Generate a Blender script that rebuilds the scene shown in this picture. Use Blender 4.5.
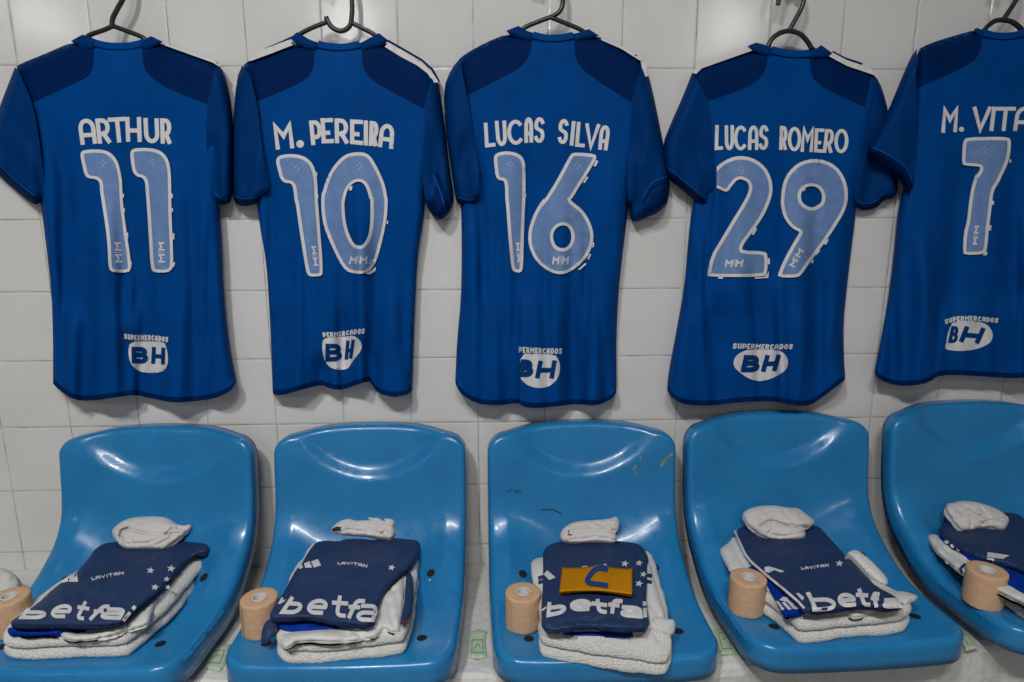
import bpy, math, random
import numpy as np
from mathutils import Vector, Matrix, geometry
from mathutils.bvhtree import BVHTree

for o in list(bpy.data.objects):
    bpy.data.objects.remove(o, do_unlink=True)
S = bpy.context.scene
COL = S.collection
random.seed(7)
RNG = np.random.default_rng(7)

# ------------------------------------------------------------------ camera
FPX = 636.0
CAM = np.array([0.9347, -1.3696, 1.2632])
YAW, PITCH, ROLL = 0.03042, 0.20106, -0.00193
cy, sy = math.cos(YAW), math.sin(YAW)
FW = np.array([sy*math.cos(PITCH), cy*math.cos(PITCH), -math.sin(PITCH)])
_r = np.array([cy, -sy, 0.0])
_u = np.cross(_r, FW)
RT = _r*math.cos(ROLL) + _u*math.sin(ROLL)
UP = -_r*math.sin(ROLL) + _u*math.cos(ROLL)
cd = bpy.data.cameras.new('camera')
cd.sensor_width = 36.0
cd.lens = FPX/1024*36.0
cd.clip_start = 0.02
cam = bpy.data.objects.new('camera', cd)
COL.objects.link(cam)
cam.matrix_world = Matrix(((RT[0], UP[0], -FW[0], CAM[0]), (RT[1], UP[1], -FW[1], CAM[1]),
                           (RT[2], UP[2], -FW[2], CAM[2]), (0, 0, 0, 1)))
S.camera = cam

# ------------------------------------------------------------------ world, lights, exposure
S.view_settings.view_transform = 'Standard'
S.view_settings.look = 'None'
S.view_settings.gamma = 1.0
S.view_settings.use_curve_mapping = False
S.view_settings.exposure = 0.13
w = bpy.data.worlds.new('world')
S.world = w
w.use_nodes = True
w.node_tree.nodes['Background'].inputs[0].default_value = (0.75, 0.78, 0.85, 1)
w.node_tree.nodes['Background'].inputs[1].default_value = 0.10


def area(name, loc, target, sx, sy_, power, col=(1, 1, 1)):
    l = bpy.data.lights.new(name, 'AREA')
    l.shape = 'RECTANGLE'
    l.size, l.size_y = sx, sy_
    l.energy = power
    l.color = col
    o = bpy.data.objects.new(name, l)
    COL.objects.link(o)
    o.location = loc
    o.rotation_euler = (Vector(target) - Vector(loc)).to_track_quat('-Z', 'Y').to_euler()
    return o


area('ceiling_tube_light', (0.28, -1.95, 2.74), (0.28, -1.95, 0), 0.16, 0.32, 34, (1.0, 0.985, 0.95))
area('ceiling_tube_light', (0.92, -2.15, 2.74), (0.92, -2.15, 0), 0.60, 0.14, 30, (1.0, 0.985, 0.96))
area('ceiling_tube_light', (-0.17, -4.05, 2.74), (0.3, 0, 1.2), 0.12, 0.24, 6, (1.0, 0.985, 0.96))
area('ceiling_tube_light', (-2.52, -4.05, 2.74), (-0.5, 0, 1.2), 0.14, 0.26, 4, (1.0, 0.985, 0.96))
area('ceiling_tube_light', (2.85, -4.05, 2.74), (1.6, 0, 1.2), 0.14, 0.26, 4, (1.0, 0.985, 0.96))

# ------------------------------------------------------------------ materials
def newmat(name):
    m = bpy.data.materials.new(name)
    m.use_nodes = True
    nt = m.node_tree
    return m, nt, nt.nodes['Principled BSDF']


def tint(nt, bs, c1, c2, scale, detail=4, coord='Object'):
    tc = nt.nodes.new('ShaderNodeTexCoord')
    n = nt.nodes.new('ShaderNodeTexNoise')
    n.inputs['Scale'].default_value = scale
    n.inputs['Detail'].default_value = detail
    r = nt.nodes.new('ShaderNodeValToRGB')
    r.color_ramp.elements[0].position = 0.3
    r.color_ramp.elements[1].position = 0.7
    r.color_ramp.elements[0].color = (*c1, 1)
    r.color_ramp.elements[1].color = (*c2, 1)
    nt.links.new(tc.outputs[coord], n.inputs['Vector'])
    nt.links.new(n.outputs['Fac'], r.inputs[0])
    nt.links.new(r.outputs[0], bs.inputs['Base Color'])
    return tc


def bump(nt, bs, tc, scale, strength, dist=0.002, detail=3, stretch=None, prev=None, tex='noise'):
    if tex == 'noise':
        n = nt.nodes.new('ShaderNodeTexNoise')
        n.inputs['Detail'].default_value = detail
        out = n.outputs['Fac']
    else:
        n = nt.nodes.new('ShaderNodeTexVoronoi')
        out = n.outputs['Distance']
    n.inputs['Scale'].default_value = scale
    src = tc.outputs['Object']
    if stretch:
        mp = nt.nodes.new('ShaderNodeMapping')
        mp.inputs['Scale'].default_value = stretch
        nt.links.new(src, mp.inputs['Vector'])
        src = mp.outputs['Vector']
    nt.links.new(src, n.inputs['Vector'])
    b = nt.nodes.new('ShaderNodeBump')
    b.inputs['Strength'].default_value = strength
    b.inputs['Distance'].default_value = dist
    nt.links.new(out, b.inputs['Height'])
    if prev is not None:
        nt.links.new(prev.outputs['Normal'], b.inputs['Normal'])
    nt.links.new(b.outputs['Normal'], bs.inputs['Normal'])
    return b


def simple(name, c1, c2=None, rough=0.6, scale=60, bs_=None, bstr=0.15, bdist=0.001, spec=0.5, sheen=0.0,
           stretch=None, tex='noise'):
    m, nt, bs = newmat(name)
    tc = tint(nt, bs, c1, c2 or c1, scale)
    bs.inputs['Roughness'].default_value = rough
    bs.inputs['Specular IOR Level'].default_value = spec
    if sheen:
        bs.inputs['Sheen Weight'].default_value = sheen
        bs.inputs['Sheen Roughness'].default_value = 0.4
    if bs_:
        bump(nt, bs, tc, bs_, bstr, bdist, stretch=stretch, tex=tex)
    return m


def mul(c, k):
    return tuple(v*k for v in c)


def tile_material():
    m, nt, bs = newmat('glazed_white_tile')
    L = nt.links.new
    tc = nt.nodes.new('ShaderNodeTexCoord')
    sp = nt.nodes.new('ShaderNodeSeparateXYZ')
    L(tc.outputs['Object'], sp.inputs[0])

    def math_(op, a, b=None, c=None):
        n = nt.nodes.new('ShaderNodeMath')
        n.operation = op
        for i, v in enumerate((a, b, c)):
            if v is None:
                continue
            if isinstance(v, (int, float)):
                n.inputs[i].default_value = v
            else:
                L(v, n.inputs[i])
        return n.outputs[0]
    def edge(out, off):
        d = math_('DIVIDE', math_('ADD', out, off), 0.15)
        f = math_('FRACT', d)
        return math_('MULTIPLY', math_('MINIMUM', f, math_('SUBTRACT', 1.0, f)), 0.15), math_('FLOOR', d)
    ex, ix = edge(sp.outputs['X'], 30.0)
    ez, iz = edge(sp.outputs['Z'], 30.0 - 1.548)
    ez = math_('MAXIMUM', ez, 0.0)
    e = math_('MINIMUM', ex, ez)
    g = nt.nodes.new('ShaderNodeMapRange')
    g.inputs['From Min'].default_value = 0.0005
    g.inputs['From Max'].default_value = 0.0016
    L(e, g.inputs['Value'])
    grout = g.outputs[0]
    # colours
    n1 = nt.nodes.new('ShaderNodeTexNoise')
    n1.inputs['Scale'].default_value = 5.0
    n1.inputs['Detail'].default_value = 6
    L(tc.outputs['Object'], n1.inputs['Vector'])
    r1 = nt.nodes.new('ShaderNodeValToRGB')
    r1.color_ramp.elements[0].position = .3
    r1.color_ramp.elements[0].color = (0.63, 0.625, 0.615, 1)
    r1.color_ramp.elements[1].position = .7
    r1.color_ramp.elements[1].color = (0.70, 0.69, 0.68, 1)
    L(n1.outputs['Fac'], r1.inputs[0])
    n2 = nt.nodes.new('ShaderNodeTexNoise')
    n2.inputs['Scale'].default_value = 22.0
    L(tc.outputs['Object'], n2.inputs['Vector'])
    r2 = nt.nodes.new('ShaderNodeValToRGB')
    r2.color_ramp.elements[0].position = .35
    r2.color_ramp.elements[0].color = (0.26, 0.255, 0.25, 1)
    r2.color_ramp.elements[1].position = .62
    r2.color_ramp.elements[1].color = (0.52, 0.515, 0.50, 1)
    L(n2.outputs['Fac'], r2.inputs[0])
    # vertical joints are narrower and darker than the horizontal ones
    mx = nt.nodes.new('ShaderNodeMix')
    mx.data_type = 'RGBA'
    L(grout, mx.inputs['Factor'])
    L(r2.outputs[0], mx.inputs['A'])
    L(r1.outputs[0], mx.inputs['B'])
    L(mx.outputs['Result'], bs.inputs['Base Color'])
    bs.inputs['Roughness'].default_value = 0.13
    bs.inputs['Specular IOR Level'].default_value = 0.5
    # bump: grout + pitted glaze
    g2 = nt.nodes.new('ShaderNodeMapRange')
    g2.inputs['From Min'].default_value = 0.0
    g2.inputs['From Max'].default_value = 0.004
    L(e, g2.inputs['Value'])
    b1 = nt.nodes.new('ShaderNodeBump')
    b1.inputs['Strength'].default_value = 0.55
    b1.inputs['Distance'].default_value = 0.0015
    L(g2.outputs[0], b1.inputs['Height'])
    n3 = nt.nodes.new('ShaderNodeTexNoise')
    n3.inputs['Scale'].default_value = 300
    n3.inputs['Detail'].default_value = 2
    L(tc.outputs['Object'], n3.inputs['Vector'])
    b2 = nt.nodes.new('ShaderNodeBump')
    b2.inputs['Strength'].default_value = 0.22
    b2.inputs['Distance'].default_value = 0.0006
    L(n3.outputs['Fac'], b2.inputs['Height'])
    L(b1.outputs['Normal'], b2.inputs['Normal'])
    L(b2.outputs['Normal'], bs.inputs['Normal'])
    return m


def seat_material():
    m, nt, bs = newmat('blue_seat_plastic')
    tc = tint(nt, bs, (0.012, 0.168, 0.410), (0.016, 0.205, 0.47), 9, 8)
    bs.inputs['Roughness'].default_value = 0.25
    nr = nt.nodes.new('ShaderNodeTexNoise')
    nr.inputs['Scale'].default_value = 45
    nr.inputs['Detail'].default_value = 8
    mr = nt.nodes.new('ShaderNodeMapRange')
    mr.inputs['From Min'].default_value = .35
    mr.inputs['From Max'].default_value = .7
    mr.inputs['To Min'].default_value = .20
    mr.inputs['To Max'].default_value = .38
    nt.links.new(tc.outputs['Object'], nr.inputs['Vector'])
    nt.links.new(nr.outputs['Fac'], mr.inputs['Value'])
    nt.links.new(mr.outputs[0], bs.inputs['Roughness'])
    bs.inputs['Coat Weight'].default_value = 0.15
    bs.inputs['Coat Roughness'].default_value = 0.10
    b = bump(nt, bs, tc, 16, 0.12, 0.004, 2)
    bump(nt, bs, tc, 420, 0.10, 0.0004, 2, prev=b)
    return m


def fabric(name, c, rough=0.55, k=0.82, sheen=0.0, crease=0.35, spec=0.025):
    m, nt, bs = newmat(name)
    tc = tint(nt, bs, mul(c, k), c, 14, 5)
    bs.inputs['Roughness'].default_value = rough
    bs.inputs['Specular IOR Level'].default_value = spec
    if sheen:
        bs.inputs['Sheen Weight'].default_value = sheen
    b = bump(nt, bs, tc, 26, crease, 0.004, 3, stretch=(1.0, 1.0, 0.35))
    bump(nt, bs, tc, 900, 0.12, 0.0004, 1, prev=b)
    return m


M = {}
M['tile'] = tile_material()
M['seat'] = seat_material()
M['jersey'] = fabric('royal_blue_polyester', (0.0004, 0.058, 0.262), 0.55)
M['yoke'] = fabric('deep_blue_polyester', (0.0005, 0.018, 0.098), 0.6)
M['sleeve'] = fabric('sleeve_blue_polyester', (0.0005, 0.036, 0.165), 0.55)
M['stitch'] = fabric('cuff_stitch_thread', (0.006, 0.095, 0.36), 0.6)
M['hem'] = fabric('hem_blue_polyester', (0.0005, 0.018, 0.10), 0.6)
M['print'] = simple('white_print', (0.60, 0.59, 0.60), (0.68, 0.67, 0.68), 0.55, 90, spec=.2)
M['digit'] = simple('pale_blue_print', (0.118, 0.212, 0.435), (0.15, 0.25, 0.49), 0.45, 70, 40, 0.3, 0.002, .25)
M['spon_blue'] = simple('sponsor_blue_print', (0.0006, 0.040, 0.175), None, 0.6, spec=.05)
M['digit_mark'] = simple('pale_mark_print', (0.62, 0.62, 0.66), None, 0.5)
M['black_plastic'] = simple('black_hanger_plastic', (0.012, 0.012, 0.013), (0.02, 0.02, 0.02), 0.32, 80)
M['navy'] = fabric('navy_training_polyester', (0.022, 0.044, 0.118), 0.5, 0.85, crease=0.5, spec=.16)
M['royal'] = fabric('bright_royal_fabric', (0.004, 0.035, 0.30), 0.5)
M['white_cloth'] = fabric('white_shorts_fabric', (0.66, 0.66, 0.64), 0.7, 0.93, crease=0.5)
M['sock'] = fabric('white_sock_cotton', (0.62, 0.60, 0.59), 0.85, 0.9, crease=0.9)
M['terry'] = simple('white_terry_towel', (0.76, 0.755, 0.73), (0.86, 0.855, 0.83), 0.95, 120, 420, 1.0, 0.007, 0.1, 0.4)
M['tan'] = simple('tan_elastic_tape', (0.54, 0.335, 0.205), (0.62, 0.40, 0.25), 0.85, 120, 260, 0.5, 0.001,
                  0.2, stretch=(1, 1, 3))
M['core'] = simple('white_tape_core', (0.66, 0.66, 0.66), None, 0.6)
M['hole'] = simple('dark_bolt_recess', (0.006, 0.006, 0.007), None, 0.6)
M['yellow'] = fabric('amber_armband_knit', (0.52, 0.22, 0.006), 0.8, 0.88, crease=0.25)
M['yellow_in'] = fabric('amber_armband_lining', (0.33, 0.15, 0.012), 0.85, 0.88, crease=0.15)
M['arm_blue'] = simple('armband_blue_print', (0.008, 0.045, 0.20), None, 0.6)
M['concrete'] = simple('painted_concrete', (0.55, 0.55, 0.54), (0.66, 0.66, 0.65), 0.6, 18, 60, 0.5, 0.006)
M['green'] = simple('pale_green_paper', (0.40, 0.50, 0.36), (0.50, 0.58, 0.45), 0.6, 50, 60, 0.4, 0.004)
M['green_ink'] = simple('dark_green_ink', (0.10, 0.22, 0.12), (0.2, 0.33, 0.2), 0.6, 120)
M['dark_ink'] = simple('black_ink', (0.01, 0.01, 0.012), None, 0.6)
M['scuff'] = simple('yellow_paint_scuff', (0.22, 0.27, 0.06), (0.05, 0.2, 0.2), 0.6, 260)
M['plaster'] = simple('room_plaster', (0.42, 0.42, 0.41), (0.48, 0.48, 0.47), 0.8, 4)
M['floor'] = simple('grey_floor', (0.22, 0.22, 0.22), (0.28, 0.28, 0.27), 0.5, 6)
M['red'] = simple('dark_red_trim', (0.12, 0.015, 0.02), None, 0.6)
mcl, _nt, _bs = newmat('clear_plastic')
_tc = tint(_nt, _bs, (0.9, 0.9, 0.9), (1, 1, 1), 30)
_bs.inputs['Transmission Weight'].default_value = 1.0
_bs.inputs['Roughness'].default_value = 0.06
_bs.inputs['IOR'].default_value = 1.4
bump(_nt, _bs, _tc, 70, 0.8, 0.006)
M['clear'] = mcl

# ------------------------------------------------------------------ object helpers
def wloc(o):
    v = Vector((0, 0, 0))
    while o is not None:
        v = v + o.location
        o = o.parent
    return v


def thing(name, label, cat, loc, group=None):
    o = bpy.data.objects.new(name, None)
    COL.objects.link(o)
    o.empty_display_size = 0.05
    o.location = loc
    o['label'] = label
    o['category'] = cat
    if group:
        o['group'] = group
    return o


def tag(o, label, cat, group=None):
    o['label'] = label
    o['category'] = cat
    if group:
        o['group'] = group
    return o


def obj(name, verts, faces, mat, parent=None, smooth=True, origin=None, label=None):
    verts = np.asarray(verts, float)
    if parent is not None:
        off = np.array(wloc(parent))
        loc = (0, 0, 0)
    elif origin is not None:
        off = np.array(origin, float)
        loc = origin
    else:
        off = np.zeros(3)
        loc = (0, 0, 0)
    me = bpy.data.meshes.new(name)
    me.from_pydata((verts - off).tolist(), [], faces)
    me.update()
    if smooth:
        me.polygons.foreach_set('use_smooth', [True]*len(me.polygons))
    me.materials.append(mat)
    o = bpy.data.objects.new(name, me)
    COL.objects.link(o)
    o.location = loc
    if parent is not None:
        o.parent = parent
    if label:
        o['label'] = label
    return o


def box(x0, x1, y0, y1, z0, z1):
    v = [(x, y, z) for x in (x0, x1) for y in (y0, y1) for z in (z0, z1)]
    f = [(0, 1, 3, 2), (4, 6, 7, 5), (0, 4, 5, 1), (2, 3, 7, 6), (0, 2, 6, 4), (1, 5, 7, 3)]
    return v, f


def struct(name, v, f, mat):
    o = obj(name, v, f, mat, smooth=False)
    o['kind'] = 'structure'
    return o


# a plane: point P and normal N; at() meets a sight line of the photograph with the plane raised by h
class Frame:
    def __init__(s, P, N):
        s.P = np.array(P, float)
        s.N = np.array(N, float)/np.linalg.norm(N)

    def at(s, x, y, h):
        x = np.asarray(x, float)
        y = np.asarray(y, float)
        h = np.asarray(h, float)
        d = FW + ((x-512)/FPX)[..., None]*RT - ((y-341)/FPX)[..., None]*UP
        t = ((s.P - CAM) @ s.N + h)/(d @ s.N)
        return CAM + t[..., None]*d


WALL = Frame((0, 0, 0), (0, -1, 0))


KZ = 0.0                                    # how far the bench has climbed under the kit being laid


def level(z, back=0.0, side=0.0):
    return Frame((1.0, -0.25, z+KZ), (side, -back, 1.0))


def hz(px, py, z):
    return level(z).at(np.array(px), np.array(py), np.array(0.0))


# ------------------------------------------------------------------ 2D tools
def dens(poly, sp, closed=True):
    P = [np.array(p, float) for p in poly]
    out = []
    n = len(P)
    for i in range(n if closed else n-1):
        a, b = P[i], P[(i+1) % n]
        k = max(1, int(math.ceil(np.linalg.norm(b-a)/sp)))
        for j in range(k):
            out.append(a+(b-a)*j/k)
    if not closed:
        out.append(P[-1])
    return np.array(out)


def smooth(poly, closed=True, it=2):
    P = np.array(poly, float)
    for _ in range(it):
        if closed:
            Q = np.roll(P, -1, 0)
            P = np.stack([P*.75+Q*.25, P*.25+Q*.75], 1).reshape(-1, 2)
        else:
            A, B = P[:-1], P[1:]
            R = np.stack([A*.75+B*.25, A*.25+B*.75], 1).reshape(-1, 2)
            P = np.vstack([P[:1], R[1:-1], P[-1:]])
    return P


def wind(pts, poly):
    x, y = pts[:, 0], pts[:, 1]
    wn = np.zeros(len(pts), int)
    n = len(poly)
    for i in range(n):
        x0, y0 = poly[i]
        x1, y1 = poly[(i+1) % n]
        c = (x1-x0)*(y-y0)-(x-x0)*(y1-y0)
        if y0 <= y1:
            wn += ((y0 <= y) & (y1 > y) & (c > 0))
        if y0 > y1:
            wn -= ((y0 > y) & (y1 <= y) & (c < 0))
    return wn != 0


def segdist(pts, line, closed=False):
    L = np.asarray(line, float)
    A = L if closed else L[:-1]
    B = np.roll(L, -1, 0) if closed else L[1:]
    best = np.full(len(pts), 1e9)
    for a, b in zip(A, B):
        ab = b-a
        t = np.clip(((pts-a) @ ab)/max(ab @ ab, 1e-12), 0, 1)
        d = np.hypot(*(pts-(a+t[:, None]*ab)).T)
        best = np.minimum(best, d)
    return best


def offset(poly, d):
    P = np.array(poly, float)
    a = 0.5*np.sum(P[:, 0]*np.roll(P[:, 1], -1)-np.roll(P[:, 0], -1)*P[:, 1])
    s = 1 if a > 0 else -1
    e = np.roll(P, -1, 0)-P
    e /= np.maximum(np.linalg.norm(e, axis=1), 1e-9)[:, None]
    n = np.stack([-e[:, 1], e[:, 0]], 1)*s
    m = n+np.roll(n, 1, 0)
    m /= np.maximum(np.linalg.norm(m, axis=1), 1e-6)[:, None]
    k = 1/np.maximum((m*n).sum(1), 0.5)
    return P+m*(d*k)[:, None]


def stroke(line, w, closed=False):
    P = np.array(line, float)
    keep = [0]+[i for i in range(1, len(P)) if np.linalg.norm(P[i]-P[i-1]) > 1e-6]
    P = P[keep]
    if closed:
        e = np.roll(P, -1, 0)-P
    else:
        e = np.diff(P, axis=0)
    e /= np.linalg.norm(e, axis=1)[:, None]
    n = np.stack([-e[:, 1], e[:, 0]], 1)
    if closed:
        n0, n1 = np.roll(n, 1, 0), n
    else:
        n0 = np.vstack([n[:1], n])
        n1 = np.vstack([n, n[-1:]])
    m = n0+n1
    m /= np.maximum(np.linalg.norm(m, axis=1), 1e-6)[:, None]
    k = 1/np.maximum((m*n1).sum(1), 0.42)
    o = m*(k*w/2)[:, None]
    if closed:
        return [np.vstack([P+o, P[:1]+o[:1], P[:1]-o[:1], (P-o)[::-1]])]
    return [np.vstack([P+o, (P-o)[::-1]])]


def cdt(polys, holes, sp, clip=None, soft=None):
    """triangles (2D verts, faces) covering the union of polys minus holes"""
    V, Eg = [], []
    allp = list(polys)+list(holes)+([clip] if clip is not None else [])
    for p in allp:
        p = np.asarray(p, float)
        k = len(V)
        V += p.tolist()
        Eg += [(k+i, k+(i+1) % len(p)) for i in range(len(p))]
    A = np.vstack([np.asarray(p, float) for p in polys])
    lo, hi = A.min(0), A.max(0)
    xs = np.arange(lo[0]+sp*.5, hi[0], sp)
    ys = np.arange(lo[1]+sp*.433, hi[1], sp*.866)
    G = []
    for j, yy in enumerate(ys):
        G.append(np.stack([xs+(sp*.5 if j % 2 else 0), np.full(len(xs), yy)], 1))
    if G and len(xs):
        G = np.vstack(G)
        ins = np.zeros(len(G), bool)
        for p in polys:
            ins |= wind(G, p)
        for h in holes:
            ins &= ~wind(G, h)
        if clip is not None:
            ins &= wind(G, clip)
        G = G[ins]
        if len(G):
            dd = np.full(len(G), 1e9)
            for p in allp:
                dd = np.minimum(dd, segdist(G, p, True))
            G = G[dd > sp*.35]
            V += G.tolist()
    res = geometry.delaunay_2d_cdt([Vector(v) for v in V], Eg, [], 0, 1e-5, False)
    P = np.array([tuple(v) for v in res[0]])
    F = np.array([f for f in res[2] if len(f) == 3])
    C = P[F].mean(1)
    ok = np.zeros(len(F), bool)
    for p in polys:
        ok |= wind(C, p)
    for h in holes:
        ok &= ~wind(C, h)
    if clip is not None:
        ok &= wind(C, clip)
    F = F[ok]
    used = np.unique(F)
    mp = -np.ones(len(P), int)
    mp[used] = np.arange(len(used))
    P, F = P[used], mp[F]
    a = P[F]
    ar = (a[:, 1, 0]-a[:, 0, 0])*(a[:, 2, 1]-a[:, 0, 1])-(a[:, 2, 0]-a[:, 0, 0])*(a[:, 1, 1]-a[:, 0, 1])
    F[ar > 0] = F[ar > 0][:, ::-1]          # image y runs down: make faces look at the camera
    return P, F


def rim(F):
    cnt = {}
    for f in F:
        for i in range(3):
            a, b = int(f[i]), int(f[(i+1) % 3])
            if (b, a) in cnt:
                del cnt[(b, a)]
            else:
                cnt[(a, b)] = 1
    return list(cnt)


def patch(name, polys, frame, hf, lift, thick, sp, mat, parent, holes=(), clip=None, label=None):
    """a thin printed or sewn piece lying on a surface"""
    polys = [dens(p, sp) for p in polys]
    holes = [dens(p, sp) for p in holes]
    P, F = cdt(polys, holes, sp, clip)
    h = hf(P[:, 0], P[:, 1])+lift
    T = frame.at(P[:, 0], P[:, 1], h)
    Bk = T-frame.N*thick
    r = rim(F)
    V = np.vstack([T, T, Bk])
    n = len(T)
    faces = [tuple(map(int, f)) for f in F]
    for a, b in r:
        faces.append((b+n, a+n, a+2*n, b+2*n))
    return obj(name, V, faces, mat, parent, label=label)


def cloth(name, poly, frame, hf, back, sp, mat, parent=None, raymode=False, origin=None, label=None, holes=()):
    """a closed cloth body: front surface at hf, back at height 'back' (a number or function)"""
    poly = dens(poly, sp)
    P, F = cdt([poly], [dens(h_, sp) for h_ in holes], sp)
    h = hf(P[:, 0], P[:, 1])
    T = frame.at(P[:, 0], P[:, 1], h)
    hb = back(P[:, 0], P[:, 1]) if callable(back) else np.full(len(P), float(back))
    hb = np.minimum(hb, h-0.0008)
    if raymode:
        Bk = frame.at(P[:, 0], P[:, 1], hb)
    else:
        Bk = T-frame.N*(h-hb)[:, None]
    n = len(T)
    faces = [tuple(map(int, f)) for f in F]+[tuple(int(i)+n for i in f[::-1]) for f in F]
    for a, b in rim(F):
        faces.append((b+2*n, a+2*n, a+3*n, b+3*n))
    return obj(name, np.vstack([T, Bk, T, Bk]), faces, mat, parent, origin=origin, label=label)


def K(ox, oy, s):
    return lambda *pts: [(ox+x/s, oy+y/s) for x, y in pts]


def noise2(x, y, sc, seed):
    r = np.random.default_rng(seed)
    out = 0
    for k in range(7):
        a = r.uniform(0, 2*math.pi)
        f = sc*r.uniform(.5, 1.6)
        out = out+np.sin((x*math.cos(a)+y*math.sin(a))*f+r.uniform(0, 6.28))
    return out/7


def pillow(d, R):
    q = np.clip(d/R, 0, 1)
    return np.sqrt(np.maximum(1-(1-q)**2, 0))


def groove(x, y, lines):
    """creases: [(points, width px, depth m)]"""
    P = np.stack([x, y], 1)
    o = np.zeros(len(P))
    for ln, wd, dp in lines:
        d = segdist(P, ln)
        o -= dp*np.exp(-(d/wd)**2)
    return o


def folds(x, y, L):
    """hanging folds: (points from top to bottom, width px, height m, 'r'idge or 's'tep)"""
    o = np.zeros(len(x))
    for ln, wd, am, kind in L:
        ln = np.array(ln, float)
        xl = np.interp(y, ln[:, 1], ln[:, 0])
        y0, y1 = ln[0, 1], ln[-1, 1]
        f = np.clip((y-y0)/max(25, .35*(y1-y0)), 0, 1)
        f = f*f*(3-2*f)
        f = np.where(y > y1, np.clip(1-(y-y1)/25, 0, 1), f)
        u = (x-xl)/wd
        if kind == 'r':
            o += am*f*np.exp(-u*u)
        elif kind == 's':                   # cloth on the right laps over the left
            o += am*f*np.where(u > -1, (0.5+0.5*np.tanh(u*4))*np.exp(-np.maximum(u, 0)/6), 0)
        else:                               # cloth on the left laps over the right
            o += am*f*np.where(u < 1, (0.5-0.5*np.tanh(u*4))*np.exp(np.minimum(u, 0)/6), 0)
    return o


# ------------------------------------------------------------------ lettering
def arc(cx, cy_, rx, ry, a0, a1, n=12):
    return [(cx+rx*math.cos(math.radians(a0+(a1-a0)*i/n)), cy_+ry*math.sin(math.radians(a0+(a1-a0)*i/n)))
            for i in range(n+1)]


G = {
    'A': [[(0, 1)]+arc(.5, .36, .5, .36, 180, 360)+[(1, 1)], [(0, .66), (1, .66)]],
    'R': [[(0, 1), (0, 0)], [(0, 0), (.4, 0)]+arc(.45, .32, .5, .32, -90, 90)+[(.1, .64)], [(.45, .6), (1, 1)]],
    'P': [[(0, 1), (0, 0)], [(0, 0), (.4, 0)]+arc(.45, .36, .55, .36, -90, 90)+[(0, .72)]],
    'T': [[(0, 0), (1, 0)], [(.5, 0), (.5, 1)]],
    'H': [[(0, 0), (0, 1)], [(1, 0), (1, 1)], [(0, .55), (1, .55)]],
    'U': [[(0, 0), (0, .6)]+arc(.5, .66, .5, .34, 180, 0)+[(1, .6), (1, 0)]],
    'M': [[(0, 1), (0, 0.02), (.5, .5), (1, 0.02), (1, 1)]],
    'E': [[(1, 0), (0, 0), (0, 1), (1, 1)], [(0, .6), (.6, .6)]],
    'I': [[(.5, 0), (.5, 1)]],
    'L': [[(0, 0), (0, 1), (1, 1)]],
    'C': [arc(.52, .5, .52, .5, -48, -312, 20)],
    'S': [arc(.5, .26, .46, .26, -25, -215, 12)+[(.55, .5)]+arc(.5, .74, .46, .26, -50, 155, 14)],
    'V': [[(0, 0), (.5, 1), (1, 0)]],
    'O': [arc(.5, .5, .5, .5, 0, 360, 28)],
    'B': [[(0, 0), (0, 1)], [(0, 0), (.55, 0)]+arc(.55, .24, .36, .24, -90, 90)+[(0, .48)],
          [(0, .48), (.55, .48)]+arc(.55, .74, .45, .26, -90, 90)+[(0, 1)]],
    'D': [[(0, 1), (0, 0), (.35, 0)]+arc(.4, .5, .6, .5, -90, 90)+[(0, 1)]],
    'N': [[(0, 1), (0, 0), (1, 1), (1, 0)]],
    'b': [[(0, 0), (0, 1), (.6, 1)]+arc(.62, .68, .38, .32, 90, -90)+[(.1, .36)]],
    'e': [[(.02, .52), (.98, .52)]+arc(.5, .5, .5, .5, -4, -180, 14)+arc(.5, .55, .5, .45, 180, 90, 7)+[(.9, 1)]],
    't': [[(.38, 0), (.38, .72)]+arc(.66, .72, .28, .28, 180, 90, 6)+[(.9, 1)], [(0, .32), (.95, .32)]],
    'f': [[(.35, 1), (.35, .3)]+arc(.66, .3, .31, .3, 180, 270, 6)+[(1, 0)], [(0, .4), (.85, .4)]],
    'a': [[(.08, 0), (.6, 0)]+arc(.62, .34, .38, .34, -90, 0, 6)+[(1, 1), (.4, 1)]+arc(.36, .74, .34, .26, 90, 270, 10)
          + [(1, .48)]],
    'i': [[(.5, .52), (.5, 1)], [(.5, 0), (.5, .06)]],
    'r': [[(0, 1), (0, 0)], [(0, .4), (.3, .08), (1, 0)]],
}


def qmap(q, inset):
    q = np.array(q, float)
    def f(u, v):
        return (q[0]*(1-u)*(1-v)+q[1]*u*(1-v)+q[2]*u*v+q[3]*(1-u)*v)
    wx = (np.linalg.norm(q[1]-q[0])+np.linalg.norm(q[2]-q[3]))/2
    hy = (np.linalg.norm(q[3]-q[0])+np.linalg.norm(q[2]-q[1]))/2
    iu, iv = min(.45, inset/max(wx, 1e-6)), min(.45, inset/max(hy, 1e-6))
    return lambda u, v: f(iu+(1-2*iu)*u, iv+(1-2*iv)*v)


CAPEXT = {'A': 1, 'H': 1}


def glyph(ch, quad, wd):
    g = qmap(quad, wd/2)
    hh = (np.linalg.norm(np.subtract(quad[3], quad[0]))+np.linalg.norm(np.subtract(quad[2], quad[1])))/2
    out = []
    for ln in G[ch]:
        pts = [g(u, v) for u, v in ln]
        if ln[0] == ln[-1] and len(ln) > 8:
            out += stroke(pts[:-1], wd, True)
        else:
            P = np.array(pts)
            a, b = P[0]-P[1], P[-1]-P[-2]
            P[0] = P[0]+a/np.linalg.norm(a)*wd*.45
            P[-1] = P[-1]+b/np.linalg.norm(b)*wd*.45
            out += stroke(P, wd)
    return out


WD = {'I': .35, 'i': .35, 'M': 1.25, 'E': .8, 'L': .75, ' ': .5}


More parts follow.
